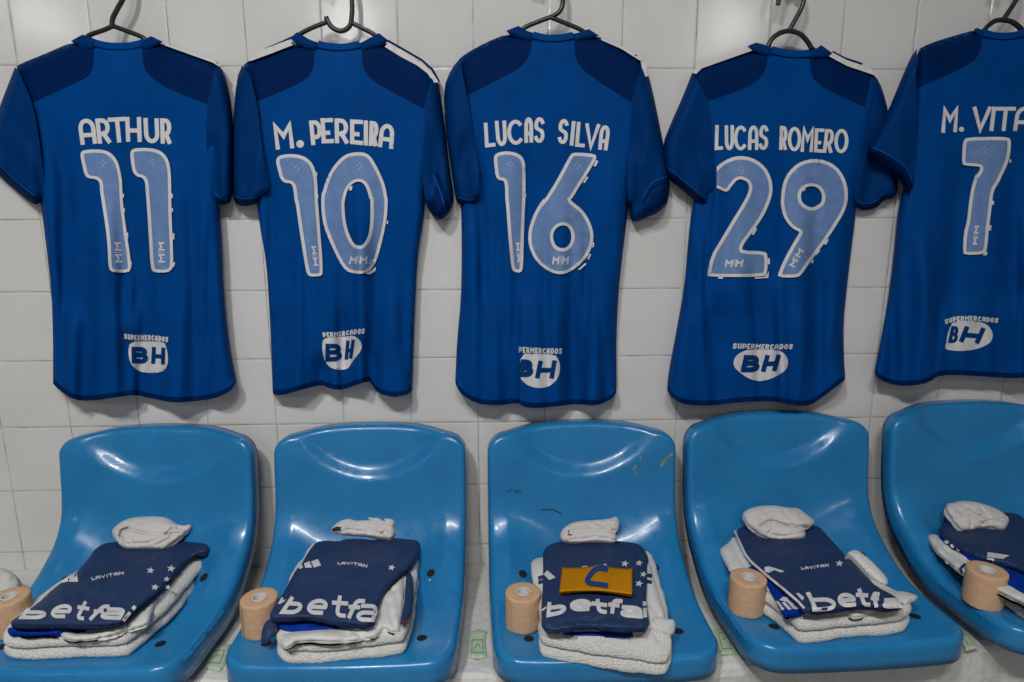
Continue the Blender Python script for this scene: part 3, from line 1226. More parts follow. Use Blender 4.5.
# --- number 10
T, Bq = K(220, 0, 3.248), K(220, 200, 3.248)
n1, n2, lg = K(265, 110, 7.314), K(265, 190, 7.314), K(310, 320, 10.49)
J10 = dict(seed=2, edges=[K(220, 0, 3.248)((146, 160), (200, 137), (236, 120)), K(220, 0, 3.248)((545, 132), (600, 163), (655, 195), (690, 226), (712, 266))], space=2,
  sides=Bq((171, 625), (165, 450), (157, 300), (150, 200), (132, 100), (118, 10))+T((120, 560), (110, 400), (90, 280), (72, 215), (95, 196), (150, 178), (240, 143),
     (320, 141), (380, 146), (455, 141), (535, 134), (600, 172), (655, 205), (690, 236), (705, 300), (700, 420), (672, 560)) +
     Bq((665, 10), (660, 70), (645, 150), (638, 250), (632, 380), (628, 500), (624, 615)),
  hem=Bq((620, 625), (600, 635), (560, 641), (510, 626), (494, 600), (485, 588), (450, 598), (420, 610), (380, 618), (350, 610), (330, 599), (270, 615), (200, 635), (174, 632)),
  yoke_l=T((75, 210), (100, 196), (240, 143), (308, 140), (303, 230), (270, 264), (120, 330), (98, 250)),
  yoke_r=T((458, 138), (540, 136), (600, 175), (660, 208), (692, 240), (675, 290), (662, 352), (490, 262), (462, 215)),
  stripes=[T((88, 196), (140, 160), (222, 130), (237, 146), (160, 176), (100, 198)), T((535, 152), (546, 138), (600, 170), (660, 206), (690, 236), (710, 266), (694, 270), (674, 238), (640, 212), (590, 186))],
  sleeve_l=dict(outer=T((150, 640), (120, 662), (75, 672), (45, 660), (40, 600), (41, 400), (54, 255), (72, 212)),
     inner=T((98, 245), (120, 330), (130, 420), (145, 540), (158, 600)), cuff=T((42, 650), (75, 664), (120, 656), (150, 636)), cuff_w=4, stitch=(0, -5),
     folds=[(T((100, 480), (85, 600), (90, 660)), 5, -.008, 'r')]),
  sleeve_r=dict(outer=T((690, 236), (712, 275), (730, 400), (745, 540), (762, 645))+Bq((752, 25), (735, 55), (708, 66), (690, 50), (672, 20)),
     inner=T((665, 640), (655, 560), (665, 450), (666, 355), (678, 285)), folds=[(T((690, 400), (695, 520), (700, 600)), 6, -.010, 'r')],
     cuff=T((700, 560), (722, 610), (742, 680))+Bq((735, 45)), cuff_w=3.5, stitch=(-2.5, 2),
     opening=T((708, 590), (725, 625), (738, 680))+Bq((715, 58), (695, 45), (680, 10))+T((690, 640))),
  neck=T((318, 142), (350, 150), (385, 153), (420, 150), (455, 142)), neck_w=6.5,
  collars=[T((228, 124), (250, 104), (290, 128), (322, 140), (312, 166), (285, 160), (250, 146)), T((455, 140), (485, 124), (516, 107), (548, 132), (530, 148), (490, 160), (462, 168))],
  name=quads(n1, [('M', [(55, 100), (192, 92), (215, 280), (80, 292)]), ('.', [(257, 248), 3.8]), ('P', [(322, 78), (405, 72), (430, 250), (338, 260)]),
     ('E', [(405, 60), (498, 58), (505, 242), (415, 245)]), ('R', [(508, 60), (612, 66), (610, 248), (512, 244)]), ('E', [(622, 68), (718, 73), (720, 258), (622, 248)]),
     ('I', [(724, 75), (752, 75), (752, 262), (724, 260)]), ('R', [(764, 78), (838, 88), (820, 268), (760, 262)]), ('A', [(845, 98), (948, 106), (938, 288), (825, 270)])]), name_w=4.2,
  digits=[dict(out=n1((120, 328), (200, 320), (280, 335), (335, 375), (365, 430), (380, 510), (385, 600), (385, 658))+n2((392, 150), (405, 330), (418, 480), (422, 600), (415, 628), (340, 635), (310, 620), (298, 580), (275, 440), (250, 280), (225, 100))+n1((215, 658), (212, 610), (203, 555), (185, 535), (140, 532), (110, 500), (95, 440), (80, 380), (88, 345)),
       mark=n2((358, 555), (338, 410), (375, 410), (392, 555)), dots=n1((237, 425))[0],
       flakes=[n1((372, 450), (380, 455), (382, 485), (376, 485)), n2((380, 30), (390, 35), (390, 60), (382, 60))]),
     dict(out=n1((640, 310), (720, 308), (770, 335), (810, 400), (850, 480), (880, 560), (893, 640))+n2((897, 60), (895, 160), (880, 270), (850, 400), (815, 520), (780, 580), (730, 612), (650, 612), (590, 590), (540, 520), (480, 390), (430, 270), (412, 150), (412, 30))+n1((425, 590), (440, 530), (480, 440), (530, 375), (580, 330)),
       holes=[n1((588, 640), (602, 585), (640, 535), (690, 520), (730, 545), (755, 610), (765, 658))+n2((770, 50), (772, 130), (770, 250), (755, 340), (720, 398), (690, 410), (650, 395), (612, 320), (588, 230), (580, 120), (582, 80))],
       mark=n2((625, 487), (750, 487), (745, 543), (612, 543)), dots=n1((692, 405))[0],
       flakes=[n1((615, 560), (640, 555), (635, 585), (618, 592)), n2((890, 225), (900, 225), (900, 248), (890, 248)), n2((735, 612), (790, 580), (812, 560), (805, 595), (770, 618))])],
  blob=lg((140, 200), (200, 185), (380, 175), (450, 160), (520, 205), (548, 270), (530, 330), (480, 390), (440, 440), (410, 500), (360, 522), (290, 522), (210, 500), (160, 440), (130, 340), (128, 250)),
  bh=[('B', lg((162, 250), (335, 248), (335, 430), (160, 437))), ('H', lg((378, 218), (474, 203), (440, 402), (364, 420)))], bh_w=4.4, h_w=3.5,
  stext='PERMERCADOS', stop=lg((128, 130), (300, 124), (430, 102), (580, 86)), sbot=lg((140, 184), (300, 178), (430, 152), (570, 146)),
  folds=[(Bq((130, 30), (148, 180), (160, 330)), 5, .010, 'r'), (T((150, 420))+Bq((168, 100), (172, 400)), 5, -.008, 'r'), (Bq((400, 330), (430, 620)), 5, -.009, 'r'), (Bq((340, 480), (330, 620)), 11, -.016, 'r'), (Bq((380, 500), (378, 620)), 9, .008, 'r'),
     (Bq((470, 430), (486, 620)), 8, -.018, 'r'), (Bq((540, 200), (560, 640)), 16, .010, 'r'), (Bq((230, 250), (205, 640)), 16, .010, 'r'), (T((600, 400))+Bq((610, 200), (600, 420)), 7, -.005, 'r')])

# --- number 16
T, Bq = K(430, 0, 3.248), K(430, 200, 3.248)
n1, n2, lg = K(478, 110, 7.314), K(478, 190, 7.314), K(505, 335, 10.49)
J16 = dict(seed=3, space=5,
  sides=Bq((82, 585), (88, 450), (100, 330), (103, 200), (102, 60), (100, 10))+T((115, 560), (112, 400), (100, 280), (92, 200), (105, 180), (180, 138), (250, 110),
     (335, 112), (395, 119), (460, 113), (545, 115), (620, 152), (688, 192), (706, 250), (700, 400), (660, 560)) +
     Bq((645, 10), (640, 60), (625, 180), (612, 300), (605, 450), (606, 560), (606, 610)),
  hem=Bq((604, 628), (590, 648), (540, 669), (480, 662), (420, 669), (350, 677), (300, 672), (290, 658), (220, 668), (150, 662), (100, 630), (84, 600)),
  yoke_l=T((98, 190), (180, 139), (250, 110), (332, 118), (330, 150), (318, 190), (290, 222), (220, 257), (120, 310), (108, 250)),
  yoke_r=T((468, 116), (548, 116), (620, 152), (690, 194), (672, 260), (655, 332), (560, 272), (495, 226), (472, 190)),
  stripes=[T((684, 195), (700, 200), (709, 248), (692, 248)), T((556, 122), (625, 150), (684, 188), (696, 200), (684, 198), (622, 159), (556, 130))],
  sleeve_l=dict(outer=T((160, 650))+Bq((152, 14), (125, 24), (92, 15))+T((82, 640), (64, 520), (48, 400), (44, 285), (68, 225), (98, 188)),
     inner=T((108, 250), (122, 320), (140, 430), (158, 540)), folds=[(T((115, 420), (105, 540), (120, 640)), 6, -.009, 'r')],
     cuff=T((84, 655))+Bq((105, 12), (130, 18), (155, 8)), cuff_w=4, stitch=(0, -5)),
  sleeve_r=dict(outer=T((690, 194), (712, 250), (735, 350), (760, 480), (780, 585), (776, 640))+Bq((768, 15), (740, 42), (700, 58), (665, 74), (650, 62), (646, 20)),
     inner=T((642, 640), (640, 560), (650, 440), (658, 330), (675, 255)), folds=[(T((675, 360), (672, 500), (680, 640)), 5, -.008, 'r')],
     cuff=T((690, 660), (715, 615), (745, 595), (775, 592)), cuff_w=3.5, stitch=(0, -5),
     opening=T((705, 660), (725, 625), (752, 608), (774, 605), (770, 660))+Bq((740, 22), (712, 30), (690, 30))),
  neck=T((334, 112), (365, 121), (398, 124), (432, 121), (465, 113)), neck_w=6.5,
  collars=[T((247, 100), (287, 84), (315, 100), (340, 108), (332, 136), (300, 128), (258, 112)), T((462, 110), (490, 104), (515, 94), (550, 116), (520, 124), (490, 130), (470, 140))],
  name=quads(n1, [('L', [(42, 92), (118, 88), (130, 266), (52, 275)]), ('U', [(122, 78), (206, 75), (213, 262), (138, 265)]), ('C', [(212, 72), (330, 70), (340, 250), (216, 258)]),
     ('A', [(338, 54), (403, 52), (403, 238), (340, 243)]), ('S', [(412, 53), (490, 53), (488, 240), (405, 240)]), ('S', [(592, 66), (668, 66), (656, 252), (577, 245)]),
     ('I', [(686, 80), (716, 80), (697, 262), (670, 262)]), ('L', [(725, 85), (790, 88), (782, 275), (708, 268)]), ('V', [(786, 95), (895, 102), (878, 284), (770, 284)]), ('A', [(893, 108), (974, 116), (944, 298), (880, 290)])]), name_w=3.7,
  digits=[dict(out=n1((150, 310), (210, 300), (280, 312), (325, 340), (345, 390), (348, 480), (346, 658))+n2((340, 200), (333, 400), (330, 560), (318, 605), (265, 600), (245, 575), (232, 450), (215, 250), (205, 100))+n1((200, 658), (198, 550), (188, 515), (150, 514), (128, 480), (122, 420), (115, 350), (125, 325)),
       mark=n2((288, 528), (278, 385), (308, 385), (320, 528)), dots=n1((237, 400))[0],
       flakes=[n1((345, 605), (352, 610), (352, 640), (345, 640)), n2((336, 30), (346, 35), (346, 65), (337, 65)), n2((333, 125), (343, 130), (342, 155), (334, 155))]),
     dict(out=n1((690, 312), (760, 312), (855, 322), (868, 345), (855, 375), (800, 470), (740, 560), (690, 645))+n2((675, 70), (700, 95), (760, 140), (810, 210), (840, 290), (845, 350), (830, 430), (790, 500), (730, 560), (660, 605), (600, 618), (540, 605), (470, 565), (410, 500), (375, 420), (365, 340), (380, 250), (420, 150), (480, 60))+n1((485, 658), (560, 540), (620, 430), (665, 345)),
       holes=[n2((620, 255), (660, 268), (685, 320), (680, 380), (650, 420), (610, 428), (570, 410), (548, 360), (550, 310), (580, 270))],
       mark=n2((550, 487), (668, 487), (660, 545), (540, 545)), dots=n1((727, 405))[0],
       flakes=[n1((862, 365), (880, 375), (862, 412), (845, 412)), n1((795, 485), (808, 492), (780, 535), (768, 530)), n2((840, 380), (850, 385), (846, 420), (836, 418)), n2((815, 465), (828, 470), (812, 510), (800, 505)), n2((780, 535), (795, 540), (745, 585), (730, 582))])],
  blob=lg((158, 195), (350, 200), (520, 205), (565, 260), (580, 340), (565, 430), (520, 500), (440, 550), (340, 558), (250, 535), (190, 490), (160, 450)),
  bh=[('B', lg((140, 252), (300, 262), (295, 440), (138, 440))), ('H', lg((352, 270), (545, 263), (512, 460), (312, 455)))], bh_w=5.4,
  stext='PERMERCADOS', stop=lg((145, 122), (370, 138), (604, 138)), sbot=lg((145, 184), (370, 196), (596, 202)),
  folds=[(Bq((292, 250), (289, 660)), 6, .012, 's'), (T((150, 420))+Bq((165, 60), (170, 260)), 6, -.010, 'r'), (Bq((125, 40), (115, 260)), 6, .007, 'r'), (T((325, 420))+Bq((318, 300)), 5, -.005, 'r'), (T((600, 420))+Bq((560, 250), (540, 650)), 12, .007, 'r'), (Bq((440, 250), (480, 640)), 12, -.007, 'r'), (Bq((590, 300), (575, 640)), 8, -.006, 'r')])

# --- number 29
T, Bq = K(650, 0, 3.248), K(650, 200, 3.248)
n1, n2, lg = K(705, 115, 6.606), K(705, 200, 6.606), K(720, 330, 10.49)
J29 = dict(seed=4, edges=[K(650, 0, 3.248)((592, 168), (635, 190), (690, 208))], space=5,
  sides=Bq((56, 610), (60, 560), (85, 430), (112, 280), (125, 120), (138, 10))+T((160, 600), (160, 400), (140, 300), (134, 240), (165, 212), (240, 190), (325, 162),
     (395, 160), (455, 168), (520, 172), (585, 174), (640, 206), (718, 232), (742, 262), (735, 340), (705, 500)) +
     Bq((670, 10), (668, 50), (655, 150), (640, 280), (628, 400), (630, 520), (634, 570)),
  hem=Bq((632, 585), (560, 641), (520, 668), (470, 668), (400, 653), (300, 656), (200, 668), (120, 666), (80, 651), (58, 622)),
  yoke_l=T((140, 238), (165, 213), (325, 163), (388, 160), (385, 180), (378, 217), (355, 262), (280, 297), (190, 327), (165, 280)),
  yoke_r=T((518, 168), (590, 174), (640, 206), (720, 236), (710, 290), (698, 347), (620, 312), (545, 272), (522, 240)),
  stripes=[T((134, 236), (164, 206), (320, 152), (332, 164), (168, 222), (150, 240)), T((580, 182), (592, 170), (640, 195), (716, 222), (742, 246), (728, 244), (640, 214))],
  sleeve_l=dict(outer=T((208, 640), (190, 680), (158, 662), (110, 622), (60, 582), (48, 560), (40, 470), (68, 400), (108, 310), (138, 234)),
     inner=T((165, 280), (190, 330), (198, 420), (204, 520)), folds=[(T((140, 400), (165, 520), (188, 650)), 6, -.008, 'r')],
     cuff=T((48, 560), (110, 610), (160, 652), (196, 675)), cuff_w=5, stitch=(2, -5.5)),
  sleeve_r=dict(outer=T((722, 238), (745, 265), (765, 320), (785, 420), (802, 560), (806, 620), (792, 645))+Bq((758, 0), (735, 28), (690, 36), (670, 22)),
     front=-.012, inner=T((664, 640), (672, 520), (690, 420), (698, 347), (708, 290)), folds=[(T((720, 400), (725, 520), (700, 640)), 7, -.009, 'r')],
     cuff=Bq((672, 18), (690, 30), (735, 22), (760, -8)), cuff_w=4, stitch=(0, -5)),
  neck=T((394, 160), (425, 169), (458, 174), (490, 175), (522, 171)), neck_w=7,
  collars=[T((316, 150), (345, 138), (375, 146), (402, 158), (392, 186), (365, 178), (335, 166)), T((515, 166), (540, 158), (556, 146), (592, 172), (575, 188), (545, 190), (522, 190))],
  name=quads(n1, [('L', [(70, 66), (114, 64), (122, 228), (62, 233)]), ('U', [(130, 68), (192, 65), (191, 232), (132, 232)]), ('C', [(192, 70), (280, 70), (280, 232), (190, 234)]),
     ('A', [(288, 70), (353, 68), (353, 232), (283, 232)]), ('S', [(360, 66), (422, 66), (418, 232), (350, 230)]), ('R', [(495, 70), (550, 76), (540, 232), (490, 232)]),
     ('O', [(548, 78), (638, 80), (633, 240), (546, 238)]), ('M', [(645, 80), (724, 83), (712, 246), (630, 244)]), ('E', [(726, 88), (792, 90), (778, 250), (720, 246)]),
     ('R', [(795, 92), (860, 95), (840, 252), (778, 250)]), ('O', [(858, 92), (950, 92), (945, 252), (852, 252)])]), name_w=3.4, border=3.4,
  digits=[dict(out=n1((80, 340), (130, 300), (200, 272), (270, 272), (340, 295), (400, 345), (435, 410), (448, 480), (440, 540), (418, 600))+n2((390, 100), (330, 190), (270, 270), (245, 310), (250, 335), (390, 338), (415, 360), (412, 480), (390, 508), (20, 508), (15, 490), (40, 370), (100, 270), (190, 120))+n1((258, 572), (292, 500), (290, 450), (250, 425), (215, 425), (180, 465), (150, 510), (115, 500), (80, 482), (45, 465), (32, 430), (50, 375)),
       clip=n1((78, 200), (520, 200), (520, 640))+n2((520, 560), (0, 560), (18, 480), (30, 390))+n1((78, 640)),
       mark=n2((140, 395), (258, 395), (245, 443), (130, 443)), dots=n1((240, 365))[0],
       flakes=[n2((330, 180), (345, 190), (322, 232), (308, 228)), n2((416, 385), (428, 385), (428, 425), (416, 425)), n2((395, 508), (415, 485), (422, 470), (418, 515), (330, 520), (330, 510)), n2((85, 509), (120, 509), (118, 520), (88, 520))]),
     dict(out=n1((720, 288), (800, 300), (870, 340), (915, 400), (940, 470), (945, 540), (938, 590))+n2((915, 90), (860, 180), (800, 270), (740, 350), (680, 430), (640, 490), (610, 512), (480, 512), (490, 470), (530, 380), (580, 290), (620, 225), (625, 210), (590, 195), (550, 160), (515, 100), (502, 30))+n1((502, 560), (510, 480), (530, 410), (580, 345), (640, 305)),
       holes=[n1((700, 468), (745, 478), (775, 520), (772, 575))+n2((752, 30), (720, 48), (690, 48), (650, 25))+n1((633, 555), (635, 510), (660, 480))],
       mark=n2((555, 430), (620, 315), (655, 340), (590, 448)), dots=n1((720, 370))[0],
       flakes=[n2((800, 255), (818, 262), (800, 295), (785, 292)), n2((745, 330), (762, 335), (735, 365), (722, 362)), n2((712, 395), (722, 400), (708, 420), (700, 415)), n1((645, 490), (665, 480), (662, 495), (648, 505))])],
  blob=lg((290, 208), (430, 205), (600, 205), (670, 240), (710, 300), (715, 360), (690, 420), (620, 470), (540, 510), (450, 535), (380, 535), (290, 505), (200, 440), (150, 390), (140, 330), (170, 270), (230, 230)),
  bh=[('B', lg((258, 263), (424, 263), (412, 442), (212, 442))), ('H', lg((478, 262), (642, 256), (592, 430), (428, 440)))], bh_w=5.0,
  stext='SUPERMERCADOS', stop=lg((142, 138), (450, 150), (772, 148)), sbot=lg((132, 196), (450, 202), (756, 202)),
  folds=[(T((216, 420), (215, 600))+Bq((200, 60), (188, 300)), 6, .012, 's'), (T((205, 350))+Bq((160, 60), (140, 250)), 6, -.009, 'r'), (Bq((150, 300), (110, 640)), 14, .008, 'r'), (Bq((230, 250), (250, 640)), 14, -.006, 'r'), (Bq((470, 300), (510, 650)), 14, .010, 'r'), (T((690, 420))+Bq((640, 150), (610, 500)), 6, -.010, 'r'), (Bq((590, 300), (585, 620)), 10, .006, 'r')])

# --- number 7
T, Bq = K(850, 0, 3.247), K(850, 200, 3.247)
n1, n2, lg = K(930, 95, 8.02), K(930, 170, 7.18), K(930, 305, 11.36)
mir = lambda L: [(1004*2-x, y) for x, y in L][::-1]
J7l = Bq((80, 555), (95, 480), (120, 350), (140, 200), (155, 30))+T((168, 640), (195, 500), (205, 380), (212, 240), (218, 162), (260, 140), (340, 115), (410, 96), (440, 104), (500, 112))
J7 = dict(seed=5, space=2,
  sides=J7l+mir(J7l[5:])[1:]+Bq((860, 30), (868, 250), (880, 480), (880, 560)),
  hem=Bq((860, 590), (800, 612), (720, 608), (640, 590), (565, 576), (530, 580), (430, 573), (330, 567), (280, 573), (260, 591), (210, 603), (150, 603), (100, 586), (82, 566)),
  yoke_l=T((218, 158), (340, 115), (408, 94), (430, 102), (428, 140), (424, 165), (400, 202), (330, 237), (215, 287), (212, 220)),
  yoke_r=T((570, 102), (592, 94), (660, 115), (782, 158), (788, 220), (785, 287), (670, 237), (600, 202), (576, 165), (572, 140)),
  stripes=[],
  sleeve_l=dict(outer=T((205, 610), (195, 642), (180, 610), (150, 562), (100, 532), (55, 502), (58, 482), (120, 370), (165, 260), (195, 190), (218, 157)),
     base=.022, inner=T((214, 220), (216, 287), (217, 400), (212, 520)), folds=[(T((190, 350), (195, 480), (200, 600)), 6, -.007, 'r')],
     cuff=T((56, 486), (110, 512), (160, 540), (190, 575), (200, 620)), cuff_w=4, stitch=(1.5, -4.5),
     opening=T((140, 556), (170, 566), (186, 595), (194, 640), (175, 606))),
  sleeve_r=dict(outer=T((782, 157), (805, 190), (835, 260), (880, 370), (942, 482), (945, 502), (900, 532), (850, 562), (820, 610), (805, 642), (795, 610)),
     inner=T((788, 520), (783, 400), (784, 287), (786, 220))),
  neck=T((430, 104), (465, 114), (500, 117), (535, 114), (570, 104)), neck_w=6.5,
  collars=[T((402, 96), (412, 90), (432, 98), (440, 104), (438, 130), (420, 122)), T((560, 104), (568, 98), (588, 90), (598, 96), (580, 122), (562, 130))],
  name=quads(n1, [('M', [(106, 100), (232, 95), (216, 298), (90, 305)]), ('.', [(253, 275), 2.5]), ('V', [(346, 93), (497, 92), (472, 292), (330, 292)]), ('I', [(500, 94), (532, 92), (510, 291), (474, 291)]),
     ('T', [(532, 95), (692, 95), (670, 290), (510, 290)]), ('A', [(697, 93), (830, 95), (805, 290), (666, 290)])]), name_w=3.8,
  digits=[dict(out=n1((300, 340), (500, 335), (625, 338), (650, 360), (645, 470), (620, 560), (565, 672))+n2((500, 80), (455, 150), (445, 250), (425, 400), (410, 570), (390, 605), (250, 610), (238, 590), (245, 450), (268, 370), (280, 250), (300, 120), (335, 20))+n1((362, 660), (402, 605), (405, 578), (375, 572), (275, 565), (258, 545), (265, 400), (275, 360)),
       mark=n2((305, 537), (320, 400), (356, 400), (340, 537)), dots=n1((440, 432))[0],
       flakes=[n1((640, 515), (652, 520), (648, 545), (638, 540)), n2((450, 220), (460, 222), (458, 250), (446, 250)), n2((425, 395), (442, 398), (438, 435), (424, 432)), n2((392, 590), (415, 588), (405, 612), (380, 612))])],
  blob=lg((270, 185), (450, 182), (600, 195), (680, 250), (718, 330), (700, 410), (640, 460), (500, 510), (340, 525), (210, 512), (170, 495), (190, 420), (200, 330), (230, 250)),
  bh=[('B', lg((248, 238), (332, 243), (312, 425), (204, 432))), ('H', lg((400, 240), (638, 262), (556, 440), (328, 418)))], bh_w=3.3, h_w=4.6,
  stext='SUPERMERCADOS', stop=lg((168, 165), (290, 128), (500, 124), (784, 150)), sbot=lg((172, 222), (290, 186), (500, 180), (770, 206)),
  folds=[(Bq((312, 300), (280, 575)), 7, .010, 's'), (T((190, 560))+Bq((230, 200), (200, 600)), 16, .008, 'r'), (Bq((150, 200), (130, 560)), 8, -.005, 'r'), (Bq((480, 250), (520, 580)), 18, .008, 'r'), (Bq((420, 350), (420, 580)), 12, -.008, 'r')])

jersey('blue football jersey with number 11 on a black hanger, leftmost on the tiled wall', (145, 375), J11)
jersey('blue football jersey with number 10 and white shoulder stripes, second from the left', (340, 380), J10)
jersey('blue football jersey with number 16 hanging above the seat with the yellow armband', (540, 390), J16)
jersey('blue football jersey with number 29 on an arched black hanger', (760, 390), J29)
jersey('dim blue football jersey with number 7, cut off by the right edge of the photo', (1000, 370), J7)

# ------------------------------------------------------------------ hangers and their clear wall hooks
def hanger(label, arms, extra, stem, hook, peg, yd=.040):
    """arms: [left px path], [right px path]; stem and hook are px paths too"""
    c = stem[0]
    base = WALL.at(np.array(c[0]*1.0), np.array(c[1]*1.0), np.array(yd))
    root = thing('clothes_hanger', label, 'hanger', tuple(base), 'black hangers along the wall')
    to3 = lambda L: [WALL.at(np.array(float(x)), np.array(float(y)), np.array(yd)) for x, y in L]
    for a in arms:
        V, F = tube(spline(to3(a), 6), .0044, 8)
        obj('hanger_arm', V, F, M['black_plastic'], root)
    for a in extra:
        V, F = tube(spline(to3(a), 8), .0048, 8)
        obj('neck_loop', V, F, M['black_plastic'], root)
    V, F = tube(spline(to3(stem+hook), 8), .0046, 8)
    obj('hook', V, F, M['black_plastic'], root)
    # a clear hook stuck to the tiles carries it
    P = WALL.at(np.array(float(peg[0])), np.array(float(peg[1])), np.array(0.0))
    return P


def clear_hook(label, P, tip):
    root = thing('wall_hook', label, 'hook', (P[0], 0, P[2]), 'clear adhesive wall hooks')
    w_, h_, t_ = .026, .040, .004
    pts = [(w_*.5*math.copysign(abs(math.cos(a))**.5, math.cos(a)), h_*.5*math.copysign(abs(math.sin(a))**.5, math.sin(a))) for a in np.linspace(0, 2*math.pi, 40, False)]
    V = [(P[0]+x, -.0005, P[2]+z) for x, z in pts]+[(P[0]+x, -t_*.7, P[2]+z) for x, z in pts]+[(P[0]+x*.88, -t_, P[2]+z*.92) for x, z in pts]
    n = 40
    F = [(j*n+k, j*n+(k+1) % n, (j+1)*n+(k+1) % n, (j+1)*n+k) for j in range(2) for k in range(n)]+[tuple(range(n))[::-1], tuple(range(2*n, 3*n))]
    obj('backing_plate', V, F, M['clear'], root)
    a = np.array([P[0], -.004, P[2]-.004])
    b = np.array(tip, float)
    path = spline([a, a+(b-a)*.5+np.array([0, 0, -.006]), b+np.array([0, -.002, -.0062]), b+np.array([0, -.012, .004])], 8)
    V, F = tube(path, .0026, 8)
    obj('peg', V, F, M['clear'], root)


HG = [
 ('black plastic hanger with a plain fork neck, farthest left', [[(113, 26), (104, 30), (90, 35), (86, 40)], [(113, 26), (124, 30), (142, 37), (147, 42)]], [], [(112, 26), (113, 18), (118, 8), (124, -4)], [(126, -22), (118, -38), (104, -36), (98, -24)]),
 ('black hanger with a dipped U-shaped neck above the number 10 jersey', [[(327, 22), (314, 27), (301, 33.5), (295, 40)], [(352, 23), (362, 28), (374, 34.5), (380, 41)]], [[(326, 17), (328, 22), (333, 28), (341, 31), (348, 28), (352, 22)]], [(351, 24), (352, 12), (352, 2), (351, -12)], [(346, -28), (334, -34), (324, -26), (323, -14)]),
 ('black hanger with a bent stem above the number 16 jersey', [[(554, 16), (540, 21), (525, 27.5), (518, 35)], [(550, 17), (565, 23), (582, 30.5), (589, 38)]], [], [(551, 17), (558, 13), (562, 7), (563, 0), (563, -12)], [(559, -28), (548, -36), (537, -28), (536, -16)]),
 ('black hanger with an arched neck and leaning hook above the number 29 jersey', [[(770, 45), (764, 50), (760, 56)], [(810, 47), (815, 51), (820, 57)]], [[(767, 48), (772, 39), (780, 33), (790, 31), (800, 34), (807, 41), (812, 49)]], [(789, 31), (795, 20), (801, 9), (804, -2)], [(802, -16), (793, -22), (783, -14), (779, -2), (778, 5)]),
 ('dim black hanger with an arched neck at the right edge of the wall', [[(985, 30), (980, 36), (976, 42)], [(1022, 32), (1026, 36), (1030, 42)]], [[(982, 33), (988, 26), (995, 21), (1003, 20), (1012, 22), (1020, 28), (1026, 36)]], [(1003, 20), (1009, 11), (1015, 2), (1020, -8)], [(1020, -22), (1011, -30), (1000, -24), (996, -12)]),
]
CH = ['clear stick-on wall hook at the top edge above the number 11 jersey', 'clear stick-on wall hook at the top edge above the number 10 jersey', 'clear stick-on wall hook above the number 16 jersey',
      'clear stick-on wall hook at the top edge above the number 29 jersey', 'clear stick-on wall hook above the number 7 jersey']
for (lb, arms, extra, stem, hook), cl in zip(HG, CH):
    top = min(hook, key=lambda q: q[1])
    hanger(lb, arms, extra, stem, hook, top)
    tp = WALL.at(np.array(float(top[0])), np.array(float(top[1])), np.array(.040))
    clear_hook(cl, (tp[0], 0, tp[2]+.012), (tp[0], -.040, tp[2]-.0065))


# ------------------------------------------------------------------ the kit laid out on the seats
PAN = 0.5185


def slab(name, outline_px, z0, thick, layers, mat, label, cat, group, seed, lip=True):
    """a folded terry towel: stacked rounded folds around a traced footprint"""
    O = smooth(hz([p[0] for p in outline_px], [p[1] for p in outline_px], z0)[:, :2], True, 2)
    O = dens(O, .006)
    z0 = z0+KZ
    a = np.sum(O[:, 0]*np.roll(O[:, 1], -1)-np.roll(O[:, 0], -1)*O[:, 1])
    if a < 0:
        O = O[::-1]
    n = len(O)
    t = thick/layers
    rings = []
    per = np.cumsum(np.linalg.norm(O-np.roll(O, 1, 0), axis=1))
    for L in range(layers):
        for k in range(9):
            th = -90+180*k/8
            if L > 0 and k == 0:
                continue
            ins = (t*.62)*(1-math.cos(math.radians(th)))
            z = z0+t*L+t*.5*(1+math.sin(math.radians(th)))
            w_ = .0009*np.sin(per*47+seed+L*2.0)+.0006*np.sin(per*131+seed*2+L)+.0004*np.sin(per*610+k*2.4+seed)+.0004*np.sin(per*870+k*1.3)
            sag = .0013*np.sin(per*30+seed*3+L)*(L+ (k/8))/layers
            R = offset(O, ins+.0015*L)+0
            rings.append(np.column_stack([R+(O.mean(0)-O)/np.maximum(np.linalg.norm(O.mean(0)-O, axis=1), 1e-6)[:, None]*w_[:, None], z+sag]))
    last = rings[-1]
    cen = last[:, :2].mean(0)
    for f in (.85, .65, .4, .15):
        q = last.copy()
        q[:, :2] = cen+(last[:, :2]-cen)*f
        q[:, 2] = z0+thick+.002+.003*np.sin(q[:, 0]*60+seed)*np.cos(q[:, 1]*50)
        rings.append(q)
    base = rings[0].copy()
    base[:, :2] = cen+(base[:, :2]-cen)*.4
    V = np.vstack([base]+rings)
    if lip:
        ex = np.maximum(-V[:, 1]-.428, 0)
        V[:, 2] -= ex*.5
    m = len(rings)+1
    F = [(j*n+k, j*n+(k+1) % n, (j+1)*n+(k+1) % n, (j+1)*n+k) for j in range(m-1) for k in range(n)]
    F += [tuple(range(n))[::-1], tuple((m-1)*n+k for k in range(n))]
    org = (float(cen[0]), float(cen[1]), z0)
    o = obj(name, V, F, mat, origin=org)
    return tag(o, label, cat, group)


